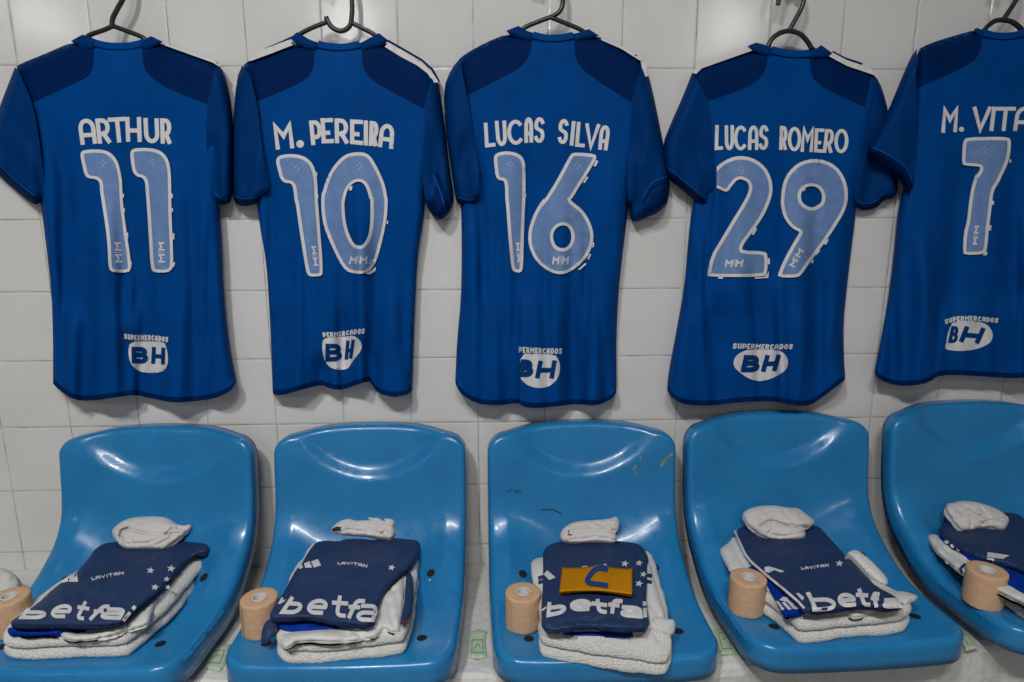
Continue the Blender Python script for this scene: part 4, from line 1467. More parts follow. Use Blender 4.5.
def flat_cloth(name, px, z, thick, mat, label=None, cat=None, group=None, creases=(), R=6, seed=1, back=0.0, side=0.0,
               sp=2.6, rough=.0026, parent=None, sm=1, frame=None):
    poly = smooth(px, True, sm)
    fr = frame or level(z, back, side)
    dn = dens(poly, 3)

    rg = np.random.default_rng(seed+100)
    lo, hi = dn.min(0), dn.max(0)
    small = []
    for _ in range(int(min(14, (hi-lo).prod()/550))):
        a = lo+(hi-lo)*rg.uniform(.05, .95, 2)
        ang = rg.uniform(-.9, 1.2)
        b = a+rg.uniform(10, 32)*np.array([math.cos(ang), math.sin(ang)*.6])
        m_ = (a+b)/2+rg.uniform(-3, 3, 2)
        small.append((smooth([a, m_, b], False, 2), rg.uniform(1.6, 3.2), rg.uniform(-.0014, .0022)))

    def hf(x, y):
        P = np.stack([x, y], 1)
        d = segdist(P, dn, True)
        return groove(x, y, small)*pillow(d, 5)-thick*.8*(1-pillow(d, R))+rough*noise2(x, y, .16, seed)+.6*rough*noise2(x, y, .4, seed+9)+groove(x, y, creases)
    c = fr.at(np.array(np.mean([p[0] for p in px])), np.array(np.mean([p[1] for p in px])), np.array(-thick))
    o = cloth(name, poly, fr, hf, -thick, sp, mat, parent, origin=tuple(c))
    if parent is None:
        tag(o, label, cat, group)
    return o, fr, hf


def lump(name, px, z, H, mat, label, cat, group, creases=(), R=10, seed=1, tilt=.75, parent=None, rough=.0016):
    """a bundled piece of cloth: traced outline, rounded front and back, creases pressed in"""
    poly = smooth(px, True, 2)
    c = hz(np.mean([p[0] for p in px]), np.mean([p[1] for p in px]), z)
    fr = Frame(c, (0, -tilt, 1.0))
    dn = dens(poly, 2)

    rg = np.random.default_rng(seed)
    lo, hi = dn.min(0), dn.max(0)
    small = []
    if R >= 8 and mat is M['sock']:
        for _ in range(11):
            a = lo+(hi-lo)*rg.uniform(.1, .9, 2)
            ang = rg.normal(0.1, .5)
            L = rg.uniform(5, 16)
            b = a+L*np.array([math.cos(ang), math.sin(ang)])
            m_ = (a+b)/2+rg.uniform(-2, 2, 2)
            small.append((smooth([a, m_, b], False, 2), rg.uniform(.6, 1.1), rg.uniform(.0015, .0035)))

    def hf(x, y):
        P = np.stack([x, y], 1)
        d = segdist(P, dn, True)
        return H*pillow(d, R)+groove(x, y, small)*pillow(d, 3)+(rough*noise2(x, y, .35, seed)-.0035*np.abs(noise2(x*.6+y*.3, y*1.3, .5, seed+3))**.7)*pillow(d, 5)+1.9*groove(x, y, [(l_, w_*.75, d_) for l_, w_, d_ in creases])

    def hb(x, y):
        d = segdist(np.stack([x, y], 1), dn, True)
        return -H*.8*pillow(d, R)
    o = cloth(name, poly, fr, hf, hb, 1.3, mat, parent, origin=tuple(c))
    if parent is None:
        tag(o, label, cat, group)
    return o, fr, hf


def tape_roll(px, label, lean=(0, 0)):
    c = hz(px[0], px[1], PAN+.001)
    root = thing('tape_roll', label, 'tape', tuple(c), 'rolls of tan tape on the seats')
    r, hgt, ri = .0325, .066, .0125
    n = 48
    prof = [(ri, .002), (r-.002, 0), (r-.0004, .0015)]
    for k in range(1, 14):
        z = hgt*k/14
        prof.append((r+.0002*math.sin(k*2.1+px[0]), z))
    prof += [(r-.0004, hgt-.0012), (r-.0015, hgt), (r-.006, hgt-.0003), (r-.012, hgt+.0003), (r-.017, hgt-.0002), (ri, hgt-.0005)]
    V = []
    for rr, z in prof:
        for k in range(n):
            t = 2*math.pi*k/n
            q = rr*(1+.008*math.cos(t+px[0]))
            V.append((c[0]+q*math.cos(t)+lean[0]*z, c[1]+q*math.sin(t)+lean[1]*z, c[2]+z))
    m = len(prof)
    F = [(j*n+k, j*n+(k+1) % n, (j+1)*n+(k+1) % n, (j+1)*n+k) for j in range(m-1) for k in range(n)]
    F += [((m-1)*n+k, (m-1)*n+(k+1) % n, (k+1) % n, k) for k in range(n)]
    o = obj('tape_winding', V, F, M['tan'], root)
    o.data.polygons.foreach_set('use_smooth', [True]*len(o.data.polygons))
    cp = [(ri+.0001, .001), (ri+.0001, hgt+.0012), (ri-.0016, hgt+.0012), (ri-.0016, .001)]
    V = [(c[0]+rr*math.cos(2*math.pi*k/32)+lean[0]*z, c[1]+rr*math.sin(2*math.pi*k/32)+lean[1]*z, c[2]+z) for rr, z in cp for k in range(32)]
    F = [(j*32+k, j*32+(k+1) % 32, ((j+1) % 4)*32+(k+1) % 32, ((j+1) % 4)*32+k) for j in range(4) for k in range(32)]
    obj('cardboard_core', V, F, M['core'], root, smooth=False, label='white core')
    # the loose end of the tape
    V = []
    for k in range(5):
        t = math.radians(200+7*k)
        for z in (.002, hgt-.002):
            V.append((c[0]+(r+.0011)*math.cos(t)+lean[0]*z, c[1]+(r+.0011)*math.sin(t)+lean[1]*z, c[2]+z))
    obj('tape_end', V, [(2*k, 2*k+2, 2*k+3, 2*k+1) for k in range(4)], M['tan'], root)
    return root


GT, GS, GK, GR, GH = ('folded white towels on the seats', 'navy training shirts on the towels', 'white sock bundles on the shirts',
                      'royal blue folded garments under the shirts', 'white shorts under the shirts')
ZS, ZR, ZH = .588, .577, .577              # heights of shirt, royal garment and shorts tops
def pr(fr, hf):
    def f(name, polys, parent, mat=M['print'], lift=.0009, sp=3, holes=()):
        return patch(name, polys, fr, hf, lift, .0006, sp, mat, parent, holes=holes)
    return f


def letters(L, wd):
    out = []
    for ch, q in L:
        out += glyph(ch, q, wd)
    return out

KZ = rise(seat_x[0])
# ---------------- kit 1 (farthest left)
a, b, c, d = K(0, 505, 8.525), K(100, 505, 8.525), K(0, 585, 8.525), K(100, 585, 8.525)
slab('folded_towel', [(3, 655), (9, 662), (30, 663), (75, 661), (126, 660), (137, 653), (161, 632), (176, 619), (197, 591), (210, 573), (206, 561), (120, 566), (66, 594), (22, 628)], PAN, .042, 2, M['terry'],
     'folded white towel under the leftmost navy shirt', 'towel', GT, 1)
flat_cloth('folded_royal_garment', [(9, 627), (30, 624), (80, 623), (90, 627), (80, 629), (66, 630), (64, 634), (40, 635), (10, 634), (7, 631)], ZR-.002, .011, M['royal'], 'bright royal blue folded garment under the front of the leftmost shirt', 'garment', GR, R=4,
           creases=[([(8, 630), (40, 631), (64, 631)], 1.2, .003)])
flat_cloth('white_shorts', [(62, 629), (80, 634), (100, 631), (118, 621), (127, 611), (146, 598), (156, 594), (165, 590), (167, 594), (156, 602), (151, 618), (148, 625), (130, 630), (112, 636), (90, 640), (70, 641), (60, 636)], ZH-.004, .012, M['white_cloth'],
           'white shorts bunched out from under the right side of the leftmost shirt', 'shorts', GH, R=6, rough=.003, seed=3,
           creases=[(d((0, 455), (120, 430), (230, 380), (240, 300)), 1.6, .004), (d((240, 400), (380, 360), (430, 330)), 1.5, .003)])
sh, fr, hf = flat_cloth('training_shirt', [(10, 621), (35, 606), (56, 586), (75, 574), (87, 561), (97, 546), (108, 538), (120, 531), (150, 526), (180, 526), (196, 534), (208, 541), (211, 552), (195, 555), (181, 567), (170, 580), (159, 593), (147, 601), (134, 613), (121, 624), (105, 626), (47, 626), (12, 626)],
    ZS, .012, M['navy'], 'navy training shirt with five white stars, leftmost on the seats', 'shirt', GS, R=6, seed=11, back=-.05,
    creases=[(b((60, 640), (300, 480), (450, 400)), 3, .003), (b((560, 620), (640, 480), (760, 420)), 3, .003), (b((520, 470), (640, 430), (720, 470)), 2.5, .002), (a((900, 640), (980, 520)), 3, .002)])
q = pr(fr, hf)
q('chest_lettering', letters([('b', c((235, 195), (445, 195), (360, 288), (160, 284))), ('e', c((480, 165), (648, 168), (560, 278), (405, 278))), ('t', c((690, 130), (790, 150), (720, 298), (605, 288))),
   ('f', c((850, 168), (945, 172), (825, 296), (725, 296))), ('a', d((55, 192), (232, 195), (175, 292), (-22, 288))), ('i', d((280, 178), (322, 178), (215, 306), (180, 304)))], 3.5), sh)
q('logo_bars', [a((588, 592), (655, 584), (666, 652), (588, 652))], sh)
q('logo_bars', [a((518, 662), (574, 606), (582, 650))], sh)
q('small_lettering', textline('LAVITAN', [(91, 577), (107, 574), (123, 571)], [(92, 580), (108, 577), (124, 574)], .75), sh)
for cx, cy_, r in ((150.5, 570.3, 4.3), (171, 568.3, 4.6), (166.8, 579, 3.6), (155, 587, 4.2), (168, 587, 3.2)):
    q('star', [star(cx, cy_, r, 10)], sh)
lump('sock_bundle', b((100, 220), (130, 180), (200, 130), (300, 100), (420, 95), (520, 95), (600, 120), (660, 165), (720, 175), (768, 163), (782, 185), (750, 215), (700, 260), (640, 310), (580, 350), (540, 382), (480, 370), (380, 368), (270, 375), (200, 368), (150, 320), (110, 270)), ZS+.016, .017, M['sock'],
     'rolled white sock bundle with an open cuff on the leftmost navy shirt', 'socks', GK, seed=21,
     creases=[(b((185, 300), (168, 260), (182, 215), (235, 195)), 1.6, .010), (b((240, 205), (330, 225), (400, 245), (520, 245), (690, 240)), 1.1, .005), (b((240, 330), (380, 328), (470, 300), (560, 250), (610, 200)), 1.1, .004), (b((480, 340), (560, 300), (640, 260)), 1.2, .004), (b((620, 190), (600, 260)), 1.3, .004), (b((660, 190), (720, 200), (760, 190)), 1.2, .004)])
tape_roll((14.5, 629), 'tan tape roll at the left edge beside the leftmost kit')

KZ = 0.0
# ---------------- kit 2
e, f, g = K(265, 505, 6.2), K(230, 565, 6.2), K(320, 565, 6.2)
slab('folded_towel', [(277, 650), (278, 661), (287, 667), (327, 667), (349, 663), (397, 659), (407, 655), (412, 637), (415, 620), (417, 604), (420, 580), (420, 567), (412, 560), (312, 562), (290, 590), (279, 630)], PAN, .043, 2, M['terry'],
     'folded white towel on the second seat from the left, under navy shirt', 'towel', GT, 2)
flat_cloth('folded_royal_garment', f((285, 350), (340, 338), (500, 345), (640, 355), (715, 378), (690, 400), (560, 412), (440, 420), (340, 415), (290, 390)), ZR-.004, .014, M['royal'],
           'bright royal blue folded garment on the second seat from the left', 'garment', GR, R=4, creases=[(f((300, 395), (450, 392), (560, 372), (700, 385)), 1.3, .004)])
flat_cloth('white_shorts', [(376, 603), (385, 591), (398, 579), (403, 577), (405, 584), (403, 600), (402, 620), (398, 633), (390, 631), (383, 627), (379, 636), (362, 640), (340, 642), (300, 640), (288, 648), (281, 646), (280, 636), (300, 630), (350, 628)], ZH-.003, .012, M['white_cloth'],
           'crumpled white shorts sticking out right of the second shirt from the left', 'shorts', GH, R=6, rough=.003, seed=5,
           creases=[(g((400, 130), (450, 160), (500, 140), (520, 110)), 1.5, .006), (g((430, 220), (440, 300), (470, 420)), 1.6, .004), (g((480, 200), (490, 320)), 1.5, .003), (g((150, 460), (200, 400), (260, 440)), 1.5, .004), (g((300, 400), (350, 390), (370, 420)), 1.4, .004)])
sh, fr, hf = flat_cloth('training_shirt', [(318, 537), (330, 532), (362, 530), (397, 536), (417, 537), (421, 544), (417, 561), (407, 570), (400, 576), (389, 586), (383, 595), (378, 608), (373, 627), (344, 624), (320, 620), (311, 618), (277, 620), (268, 618), (275, 604), (281, 597), (286, 588), (294, 573), (299, 566), (304, 556), (313, 545)],
    ZS, .012, M['navy'], 'navy training shirt on the second seat from the left, showing one white star', 'shirt', GS, R=6, seed=12, back=-.05,
    creases=[(e((330, 200), (500, 230), (700, 215), (930, 240)), 2.5, .0025), (e((880, 250), (840, 330), (850, 420)), 3, .002), (e((200, 420), (400, 440), (700, 500)), 4, .0015)])
q = pr(fr, hf)
q('chest_lettering', letters([('b', f((378, 195), (482, 205), (425, 302), (305, 300))), ('e', f((500, 207), (624, 214), (582, 307), (462, 302))), ('t', f((640, 186), (745, 190), (725, 328), (615, 316))),
   ('f', g((195, 208), (288, 212), (220, 332), (150, 328))), ('a', g((250, 240), (368, 244), (338, 352), (212, 346)))], 3.9), sh)
q('chest_lettering', [f((296, 238), (322, 198), (332, 206), (325, 222), (346, 212), (340, 222), (312, 240))], sh)
for poly in (e((285, 350), (328, 334), (348, 374), (303, 386)), e((242, 362), (275, 348), (292, 386), (250, 388)), e((206, 382), (226, 360), (235, 388), (212, 395))):
    q('logo_bars', [poly], sh)
q('small_lettering', textline('LAVITAN', e((448, 352), (540, 352), (638, 368)), e((452, 368), (540, 368), (630, 388)), .8), sh)
q('star', [star(391.6, 567.4, 4.0, 15)], sh)
q('white_trim', stroke(e((322, 215), (268, 282), (215, 378)), 1.6), sh)
fl = Frame(level(ZS-.006).at(np.array(270.), np.array(619.), np.array(0.)), (-.25, -.8, .55))
flat_cloth('sleeve_flap', f((292, 338), (250, 330), (215, 352), (190, 435), (196, 490), (240, 482), (285, 400)), 0, .006, M['navy'], R=4, seed=4, parent=sh, frame=fl)
flat_cloth('sleeve_flap', g((538, 25), (572, 60), (584, 180), (566, 318), (510, 366), (494, 360), (520, 250), (530, 120)), ZH, .006, M['navy'], R=4, seed=6, parent=sh)
q2 = pr(level(ZH), lambda x, y: np.zeros(len(x)))
q2('red_trim', stroke(g((496, 362), (530, 352), (564, 322)), 1.5), sh, M['red'], .001)
lump('sock_bundle', e((403, 155), (430, 115), (480, 75), (560, 60), (640, 60), (700, 50), (740, 70), (790, 68), (814, 95), (800, 140), (808, 180), (780, 212), (720, 207), (650, 192), (560, 186), (480, 180), (420, 172)), ZS+.014, .015, M['sock'],
     'crumpled white sock bundle with a small dark tag, second from the left', 'socks', GK, R=8, seed=22,
     creases=[(e((480, 165), (520, 150), (640, 170), (750, 175)), 1.1, .004), (e((520, 130), (620, 140), (700, 170)), 1.0, .004), (e((540, 90), (640, 90), (720, 130), (800, 135)), 1.1, .004), (e((700, 70), (760, 110)), 1.1, .004), (e((720, 180), (745, 160), (770, 185)), 1.2, .005)])
tag_px = e((412, 150), (440, 134), (472, 136), (468, 160), (420, 162))
o, fr2, hf2 = lump('tmp', e((403, 155), (430, 115), (480, 75), (560, 60), (640, 60), (700, 50), (740, 70), (790, 68), (814, 95), (800, 140), (808, 180), (780, 212), (720, 207), (650, 192), (560, 186), (480, 180), (420, 172)), ZS+.014, .015, M['sock'], '', '', None, R=8, seed=22)
bpy.data.objects.remove(o, do_unlink=True)
sock2 = [x for x in bpy.data.objects if x.name.startswith('sock_bundle')][-1]
patch('size_tag', [tag_px], fr2, hf2, .0012, .0005, 2, M['dark_ink'], sock2, label='small dark tag')
tape_roll((262, 630), 'tan tape roll on the second seat from the left')

# ---------------- kit 3 (armband)
m3, h, k = K(520, 510, 6.024), K(495, 560, 5.686), K(585, 560, 5.686)
tw = slab('folded_towel', [(538, 640), (539, 655), (546, 662), (585, 666), (620, 669), (661, 672), (669, 670), (672, 660), (670, 640), (664, 610), (655, 577), (648, 564), (545, 564), (539, 600)], PAN, .043, 2, M['terry'],
     'folded white towel under the shirt with the yellow armband', 'towel', GT, 3)
lump('rolled_corner', k((375, 330), (420, 322), (470, 335), (505, 338), (514, 360), (510, 410), (495, 430), (440, 440), (400, 435), (380, 390)), PAN+.045, .012, M['terry'], '', '', None, R=7, seed=31, parent=tw)
flat_cloth('folded_royal_garment', [(556, 632), (600, 629), (632, 630), (634, 634), (633, 639), (600, 638), (570, 636), (556, 635)], ZR-.010, .012, M['royal'], 'bright royal blue folded garment under the shirt with the armband', 'garment', GR, R=3)
sh5 = [(531, 562), (536, 558), (545, 557), (640, 557), (650, 560), (654, 578), (661, 600), (667, 618), (656, 628), (640, 632), (600, 631), (546, 631), (540, 622), (538, 600), (533, 584), (531, 572)]
so, sfr, shf = flat_cloth('white_shorts', sh5, ZH-.004, .012, M['white_cloth'], 'white shorts showing on both sides of the shirt with the armband', 'shorts', GH, R=6, rough=.003, seed=7,
     creases=[(k((365, 150), (380, 250), (420, 320)), 1.6, .004), (m3((100, 300), (110, 400), (120, 480)), 1.6, .003)])
q2 = pr(sfr, shf)
for poly in (m3((108, 400), (140, 390), (142, 412), (110, 424)), m3((108, 428), (138, 418), (140, 440), (112, 446)), m3((762, 380), (795, 385), (795, 410), (762, 402)), m3((762, 418), (795, 424), (794, 444), (764, 440))):
    q2('navy_trim', [poly], so, M['navy'])
sh, fr, hf = flat_cloth('training_shirt', [(543, 553), (546, 547), (553, 543), (563, 541), (595, 540.5), (620, 541), (636, 543), (643, 547), (649, 558), (647, 565), (647, 585), (646, 600), (648, 612), (650, 628), (634, 630), (600, 628), (585, 627), (570, 629), (556, 631), (542, 632), (541, 607), (543, 588), (543, 560)],
    ZS, .012, M['navy'], 'navy training shirt lying under the yellow armband', 'shirt', GS, R=6, seed=13, back=-.05,
    creases=[(h((280, 400), (380, 360), (480, 345), (597, 350)), 3, .004), (k((0, 350), (150, 330), (340, 350)), 3, .003), (m3((620, 200), (700, 260), (740, 300)), 2.5, .003), (m3((660, 200), (740, 240)), 2, .002)])
q = pr(fr, hf)
q('chest_lettering', letters([('b', h((298, 238), (418, 230), (396, 302), (293, 326))), ('e', h((428, 224), (550, 218), (548, 287), (424, 293))), ('t', k((28, 215), (132, 228), (130, 308), (48, 294))),
   ('f', k((130, 214), (222, 224), (185, 307), (133, 302))), ('a', k((200, 254), (324, 264), (328, 332), (198, 322))), ('i', k((325, 232), (354, 235), (354, 326), (332, 326)))], 3.9), sh)
q('chest_lettering', [h((262, 282), (290, 264), (292, 272), (268, 290))], sh)
q('logo_bars', [m3((165, 363), (214, 405), (176, 420), (140, 386))], sh)
q('small_lettering', stroke(m3((365, 350), (385, 338), (410, 342)), .9)+stroke(m3((505, 326), (522, 330)), .9), sh)
for cx, cy_, r in ((m3((632, 322))[0]+(4.2,)), (m3((718, 318))[0]+(4.0,)), (m3((744, 386))[0]+(3.8,)), (m3((718, 442))[0]+(4.3,))):
    q('star', [star(cx, cy_, r, 12)], sh)


def armband():
    TL, TR, BR, BLq = [np.array(p) for p in m3((264, 346), (668, 352), (668, 508), (246, 492))]
    c0 = fr.at(np.array(597.), np.array(580.), np.array(.002))
    root = thing('captain_armband', 'yellow captain armband with a dark blue curved letter on the navy shirt', 'armband', tuple(c0))
    sec = []
    for i in range(25):
        u = i/24
        sec.append((u, .0030+.0012*math.sin(9*u)))
    for t in range(-75, 90, 15):
        sec.append((1+.020*math.cos(math.radians(t)), .0095+.0065*math.sin(math.radians(t))))
    top = lambda u: .0160+.0040*math.exp(-((u-.55)/.12)**2)-.0012*math.exp(-((u-.2)/.15)**2)
    for i in range(25):
        u = 1-i/24
        sec.append((u, top(u)))
    for t in range(105, 260, 15):
        sec.append((.020*math.cos(math.radians(t)), .0095+.0065*math.sin(math.radians(t))))
    n = len(sec)
    V = []
    mm = 12
    for j in range(mm):
        v = j/(mm-1)
        for u, hh in sec:
            uc = min(max(u, 0), 1)
            p = TL*(1-u)*(1-v)+TR*u*(1-v)+BR*u*v+BLq*(1-u)*v
            p = p+np.array([0, -3.2*math.exp(-((uc-.55)/.16)**2)*(1-v)-2.6*math.sin(math.pi*uc)*v])
            if hh < .006:
                p = p+np.array([0, 2.4*v*(1-.5*math.sin(math.pi*uc))])
            V.append(fr.at(p[0], p[1], np.array(hh+.001*math.sin(u*7+v*2))))
    F = [(j*n+i, (j+1)*n+i, (j+1)*n+(i+1) % n, j*n+(i+1) % n) for j in range(mm-1) for i in range(n)]
    o = obj('band', V, F, M['yellow'], root)
    md = o.modifiers.new('thickness', 'SOLIDIFY')
    md.thickness = .0014
    md.offset = 0
    def ht(x, y):
        u = np.clip((x-563)/69.5, 0, 1)
        return .0160+.0040*np.exp(-((u-.55)/.12)**2)-.0012*np.exp(-((u-.2)/.15)**2)+.001
    patch('band_letter', [stroke(smooth(m3((530, 355), (485, 344), (448, 358), (420, 392), (402, 424), (418, 440), (460, 444), (496, 448), (530, 454)), False, 2), 5.0)[0]], fr, ht, .0016, .0004, 2, M['arm_blue'], root, label='dark blue letter')


armband()
sk, sf, shh = lump('sock_bundle', m3((240, 150), (255, 115), (300, 80), (360, 65), (450, 60), (540, 53), (585, 33), (602, 75), (592, 128), (570, 135), (584, 160), (580, 197), (500, 192), (420, 190), (330, 197), (265, 192), (245, 175)), ZS+.014, .014, M['sock'],
     'flat folded white sock bundle with a tiny black mark behind the armband', 'socks', GK, R=8, seed=23,
     creases=[(m3((310, 125), (400, 115), (500, 122), (572, 130)), 1.0, .004), (m3((300, 178), (400, 172), (450, 160), (580, 180)), 1.0, .004), (m3((460, 75), (540, 110), (575, 125)), 1.0, .003), (m3((330, 95), (440, 90), (540, 75)), 1.1, .002)])
patch('sock_mark', stroke(m3((292, 122), (293, 148), (312, 150)), 1.3), sf, shh, .001, .0004, 2, M['dark_ink'], sk)
tape_roll((523, 624), 'tan tape roll left of the kit with the armband')

KZ = rise(seat_x[3])
# ---------------- kit 4
p, m, n = K(710, 500, 7.314), K(715, 560, 7.18), K(805, 545, 6.49)
tw = slab('folded_towel', [(721, 560), (731, 580), (747, 600), (763, 617), (778, 628), (790, 640), (797, 646), (812, 647), (851, 640), (897, 638), (908, 632), (910, 625), (905, 616), (893, 608), (872, 596), (845, 580), (760, 560), (729, 554)], PAN, .044, 2, M['terry'],
     'folded white towel slanting under the second shirt from the right', 'towel', GT, 4)
sw, sfr, shf = flat_cloth('white_shorts', p((66, 370), (78, 342), (138, 305), (140, 256), (188, 250), (400, 260), (700, 400))+n((420, 250), (560, 300), (650, 300), (736, 330), (720, 352), (650, 392), (560, 412), (480, 420), (380, 462), (300, 470), (235, 425))+m((600, 395), (430, 285), (360, 210))+p((290, 525), (150, 530), (105, 450)), ZH-.006, .012, M['white_cloth'],
     'white shorts jutting out left and right of the slanted shirt', 'shorts', GH, R=6, rough=.003, seed=8,
     creases=[(p((160, 300), (200, 400), (260, 480)), 2, .004), (n((250, 420), (320, 440), (400, 430)), 1.4, .004), (n((620, 310), (640, 380)), 1.2, .003), (n((680, 310), (690, 360)), 1.2, .003)])
lump('rolled_leg', n((268, 52), (300, 36), (335, 32), (365, 48), (450, 120), (528, 205), (542, 240), (530, 266), (495, 255), (460, 236), (400, 190), (330, 110)), ZH+.002, .012, M['white_cloth'], '', '', None, R=8, seed=33, parent=sw)
rg_, rfr, rhf = flat_cloth('folded_royal_garment', m((225, 62), (262, 40), (330, 80), (480, 190), (628, 320), (634, 392), (560, 400), (490, 400), (440, 295), (380, 195), (330, 130)), ZR+.001, .010, M['royal'],
     'bright royal blue garment with white stripes beside the tape roll on the second seat from the right', 'garment', GR, R=3, sm=1)
rg_['label'] = 'bright royal blue garment with white stripes under the slanted shirt'
q2 = pr(rfr, rhf)
q2('white_stripe', [m((462, 286), (488, 264), (530, 268), (622, 340), (600, 352), (560, 348), (520, 300))], rg_)
q2('white_stripe', [m((436, 296), (452, 292), (500, 352), (480, 358))], rg_)
q2('white_stripe', [m((480, 305), (500, 300), (552, 352), (525, 356))], rg_)
sh, fr, hf = flat_cloth('training_shirt', [(735, 524), (745, 520), (775, 516), (800, 517), (818, 525), (826, 534), (836, 545), (845, 555), (851, 559), (867, 577), (877, 587), (897, 597), (904, 604), (902, 608), (882, 609), (871, 606), (856, 607), (839, 610), (820, 611), (804, 613), (797, 604), (786, 594), (770, 577), (758, 567), (748, 559), (741, 546), (737, 531)],
    ZS, .012, M['navy'], 'slanted navy training shirt with a white edge line, second from the right', 'shirt', GS, R=6, seed=14, back=-.05,
    creases=[(p((240, 330), (420, 320), (640, 360), (900, 400)), 3, .003), (p((300, 420), (500, 440), (700, 480)), 3, .002), (p((640, 320), (760, 290), (830, 320)), 2.5, .003), (p((480, 560), (700, 560), (900, 520)), 3, .002)])
q = pr(fr, hf)
q('chest_lettering', letters([('b', n((8, 308), (168, 308), (216, 418), (64, 432))), ('e', n((198, 313), (312, 308), (347, 396), (228, 406))), ('t', n((310, 276), (405, 288), (432, 396), (360, 402))),
   ('f', n((405, 298), (492, 308), (482, 402), (452, 406))), ('a', n((508, 346), (612, 340), (642, 406), (498, 412)))], 3.9), sh)
q('chest_lettering', stroke(m((660, 232), (700, 300), (712, 368)), 3.0), sh)
q('chest_lettering', [m((582, 238), (600, 236), (640, 268), (628, 290))], sh)
q('white_trim', stroke(p((178, 222), (218, 310), (258, 396), (300, 450), (440, 570), (545, 655))+m((600, 300), (640, 345)), 2.2), sh)
q('logo_bars', [p((398, 492), (430, 484), (545, 520), (520, 528), (472, 510), (430, 530), (402, 522))], sh)
q('small_lettering', textline('LAVITAN', p((664, 490), (760, 480), (866, 464)), p((670, 508), (765, 500), (870, 484)), .85), sh)
q('star', [star(*n((224, 118))[0], 4.2, 5)], sh)
q('star', [star(*n((274, 78))[0], 3.4, 5)], sh)
lump('sock_bundle', p((233, 100), (270, 70), (340, 45), (470, 36), (560, 55), (650, 58), (700, 100), (768, 150), (762, 178), (715, 212), (692, 216), (702, 275), (640, 292), (550, 290), (450, 288), (380, 262), (310, 218), (260, 160)), ZS+.016, .018, M['sock'],
     'grey white sock ball with a folded-over flap on the slanted navy shirt', 'socks', GK, R=11, seed=24,
     creases=[(p((368, 190), (430, 152), (470, 150), (550, 182), (640, 192), (715, 200)), 1.3, .008), (p((420, 245), (470, 215), (450, 170)), 1.2, .004), (p((430, 255), (520, 268), (690, 240)), 1.1, .003), (p((300, 120), (400, 90), (480, 70)), 1.5, .002), (p((540, 70), (560, 110)), 1.2, .003)])
tape_roll((746, 609), 'tan tape roll left of the slanted shirt, second from the right', (0, 0))

KZ = rise(seat_x[4])
# ---------------- kit 5 (cut by the right edge)
qq, r5 = K(915, 495, 9.09), K(915, 560, 8.52)
slab('folded_towel', [(930, 546), (937, 556), (954, 571), (966, 583), (985, 596), (1002, 607), (1030, 626), (1055, 640), (1105, 622), (1116, 600), (1070, 562), (1010, 545), (960, 538), (936, 538)], PAN, .040, 2, M['terry'],
     'folded white towel at the right edge, beneath the dim kit', 'towel', GT, 5)
sw, sfr, shf = flat_cloth('white_shorts', [(926.5, 538), (928, 532.5), (932.5, 531.5), (938, 535), (946, 541), (960, 549), (976, 558), (1000, 570), (1024, 582), (1050, 596), (1046, 616), (1026, 606), (1004, 594), (965, 576), (948, 563), (934, 549)], ZH-.006, .014, M['white_cloth'],
     'white shorts with dark cuff stripes behind the rightmost tape roll', 'shorts', GH, R=6, rough=.0025, seed=10,
     creases=[(qq((200, 420), (330, 530), (460, 600)), 1.6, .004), (qq((280, 500), (360, 590)), 1.5, .003)])
q2 = pr(sfr, shf)
q2('navy_trim', stroke(r5((400, 108), (388, 70), (420, 40), (480, 40)), 2.6), sw, M['navy'])
q2('navy_trim', stroke(r5((440, 108), (442, 70), (470, 48)), 1.4), sw, M['navy'])
rg_, rfr, rhf = flat_cloth('folded_royal_garment', [(937, 534), (948, 538), (960, 546), (976, 555), (1000, 562), (1024, 570), (1060, 585), (1060, 606), (1024, 594), (1006, 584), (986, 569), (972, 562), (958, 551), (945, 543)], ZR+.002, .010, M['royal'],
     'royal blue garment with white dashes along the rightmost shirt', 'garment', GR, R=4)
q2 = pr(rfr, rhf)
for poly in (qq((262, 425), (290, 405), (312, 430), (285, 445)), qq((318, 455), (345, 440), (368, 465), (340, 482)), qq((372, 488), (395, 472), (415, 492), (395, 512))):
    q2('white_dash', [poly], rg_)
sh, fr, hf = flat_cloth('training_shirt', [(938, 531), (946, 517), (960, 509), (985, 505), (1010, 508), (1022, 516), (1040, 536), (1075, 576), (1064, 590), (1030, 574), (1008, 565), (993, 562), (976, 557), (960, 549), (948, 541)],
    ZS, .010, M['navy'], 'dim navy training shirt at the right edge with one white logo', 'shirt', GS, R=6, seed=15, back=-.05,
    creases=[(qq((330, 330), (600, 340), (860, 300)), 3, .003), (qq((600, 420), (800, 400)), 3, .002)])
q = pr(fr, hf)
q('logo_bars', [qq((658, 518), (860, 548), (800, 578), (655, 560))], sh)
q('logo_bars', [qq((655, 568), (720, 580), (716, 604), (700, 590), (655, 584))], sh)
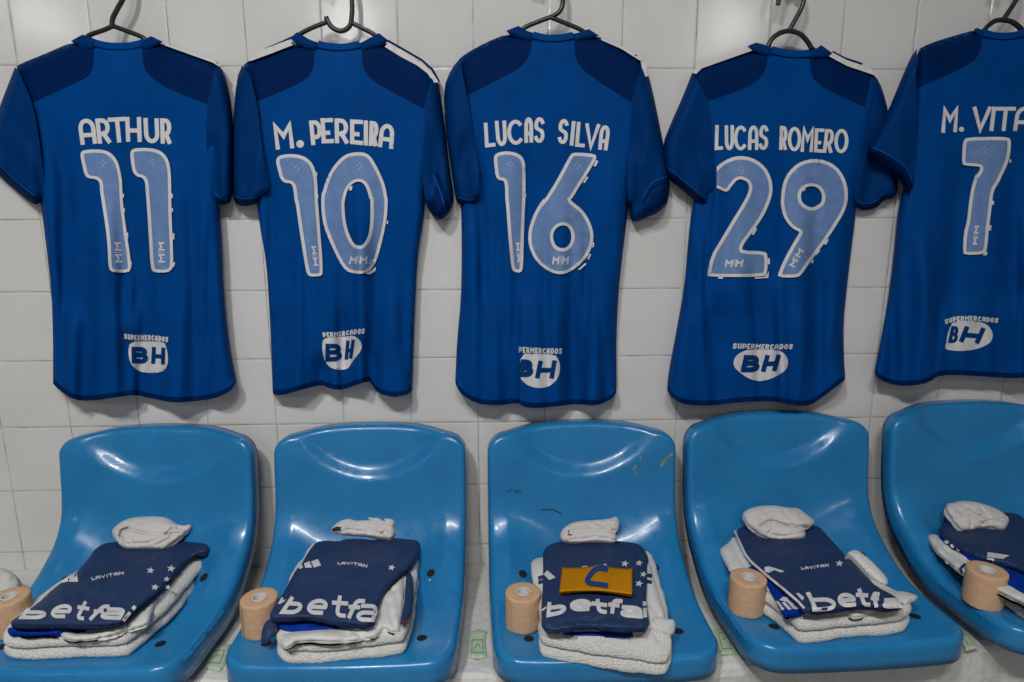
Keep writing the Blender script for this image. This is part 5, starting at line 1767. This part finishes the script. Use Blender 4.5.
lump('sock_bundle', qq((278, 110), (300, 72), (350, 72), (400, 53), (520, 56), (640, 85), (760, 130), (852, 200), (856, 240), (822, 318), (760, 318), (700, 294), (600, 294), (520, 312), (430, 328), (380, 282), (320, 200), (284, 150)), ZS+.014, .016, M['sock'],
     'crumpled white sock bundle at the right edge on the dim shirt', 'socks', GK, R=10, seed=25,
     creases=[(qq((380, 150), (440, 190)), 1.2, .006), (qq((530, 175), (640, 185), (780, 195), (840, 205)), 1.1, .006), (qq((610, 260), (680, 228), (800, 222), (850, 216)), 1.2, .006), (qq((500, 190), (560, 230), (620, 265)), 1.2, .005), (qq((440, 95), (540, 130), (560, 170)), 1.2, .004), (qq((520, 230), (510, 300)), 1.2, .004)])
tape_roll((982, 602), 'tan tape roll in front of the rightmost kit')

# ------------------------------------------------------------------ small things on the bench
lump('white_towel', [(-22, 560), (-8, 566), (8, 569), (17, 576), (21, 586), (18, 596), (0, 604), (-24, 606), (-36, 590), (-34, 570)], BZ+.03, .024, M['terry'],
     'white crumpled towel at the left edge behind the tape roll', 'towel', None, R=12, seed=41)
KZ = 0.0
GN = 'green paper slips on the bench between seats'


def slip(px, ink, label, seed):
    o, fr_, hf_ = flat_cloth('paper_slip', px, BZ+.006, .0045, M['green'], label, 'paper', GN, R=3, seed=seed, sm=0, rough=.0012, sp=2)
    for line in ink:
        patch('print_mark', stroke(line, .9), fr_, hf_, .0006, .0002, 2, M['green_ink'], o)
    return o


k1, k2, k3, k4 = K(170, 540, 4.8), K(400, 540, 4.8), K(640, 540, 4.8), K(894, 540, 4.8)
slip(k1((205, 500), (290, 498), (262, 600), (240, 632), (165, 612)), [k1((210, 530), (262, 528), (240, 590), (190, 588)), k1((215, 560), (240, 545))], 'pale green paper slip on the bench between the two leftmost seats', 1)
slip(k2((340, 440), (375, 428), (418, 436), (410, 470), (417, 562), (372, 570), (328, 564), (332, 470)), [k2((345, 480), (395, 478), (398, 540), (345, 540), (345, 480)), k2((355, 520), (375, 495), (385, 520))], 'pale green folded paper slip left of the seat with the armband', 2)
KZ = rise(1.37)
slip(k3((358, 430), (400, 424), (428, 432), (474, 548), (385, 550)), [k3((375, 445), (415, 445), (440, 520), (395, 522), (375, 445)), k3((395, 480), (415, 470))], 'pale green paper slip right of the seat with the armband', 3)
KZ = rise(1.80)
k4 = K(906, 551, 4.8)
slip(k4((210, 350), (248, 350), (300, 410), (352, 464), (290, 478), (262, 420)), [k4((235, 375), (270, 410), (300, 450)), k4((250, 370), (285, 405))], 'pale green paper slip on the bench between the two rightmost seats', 4)
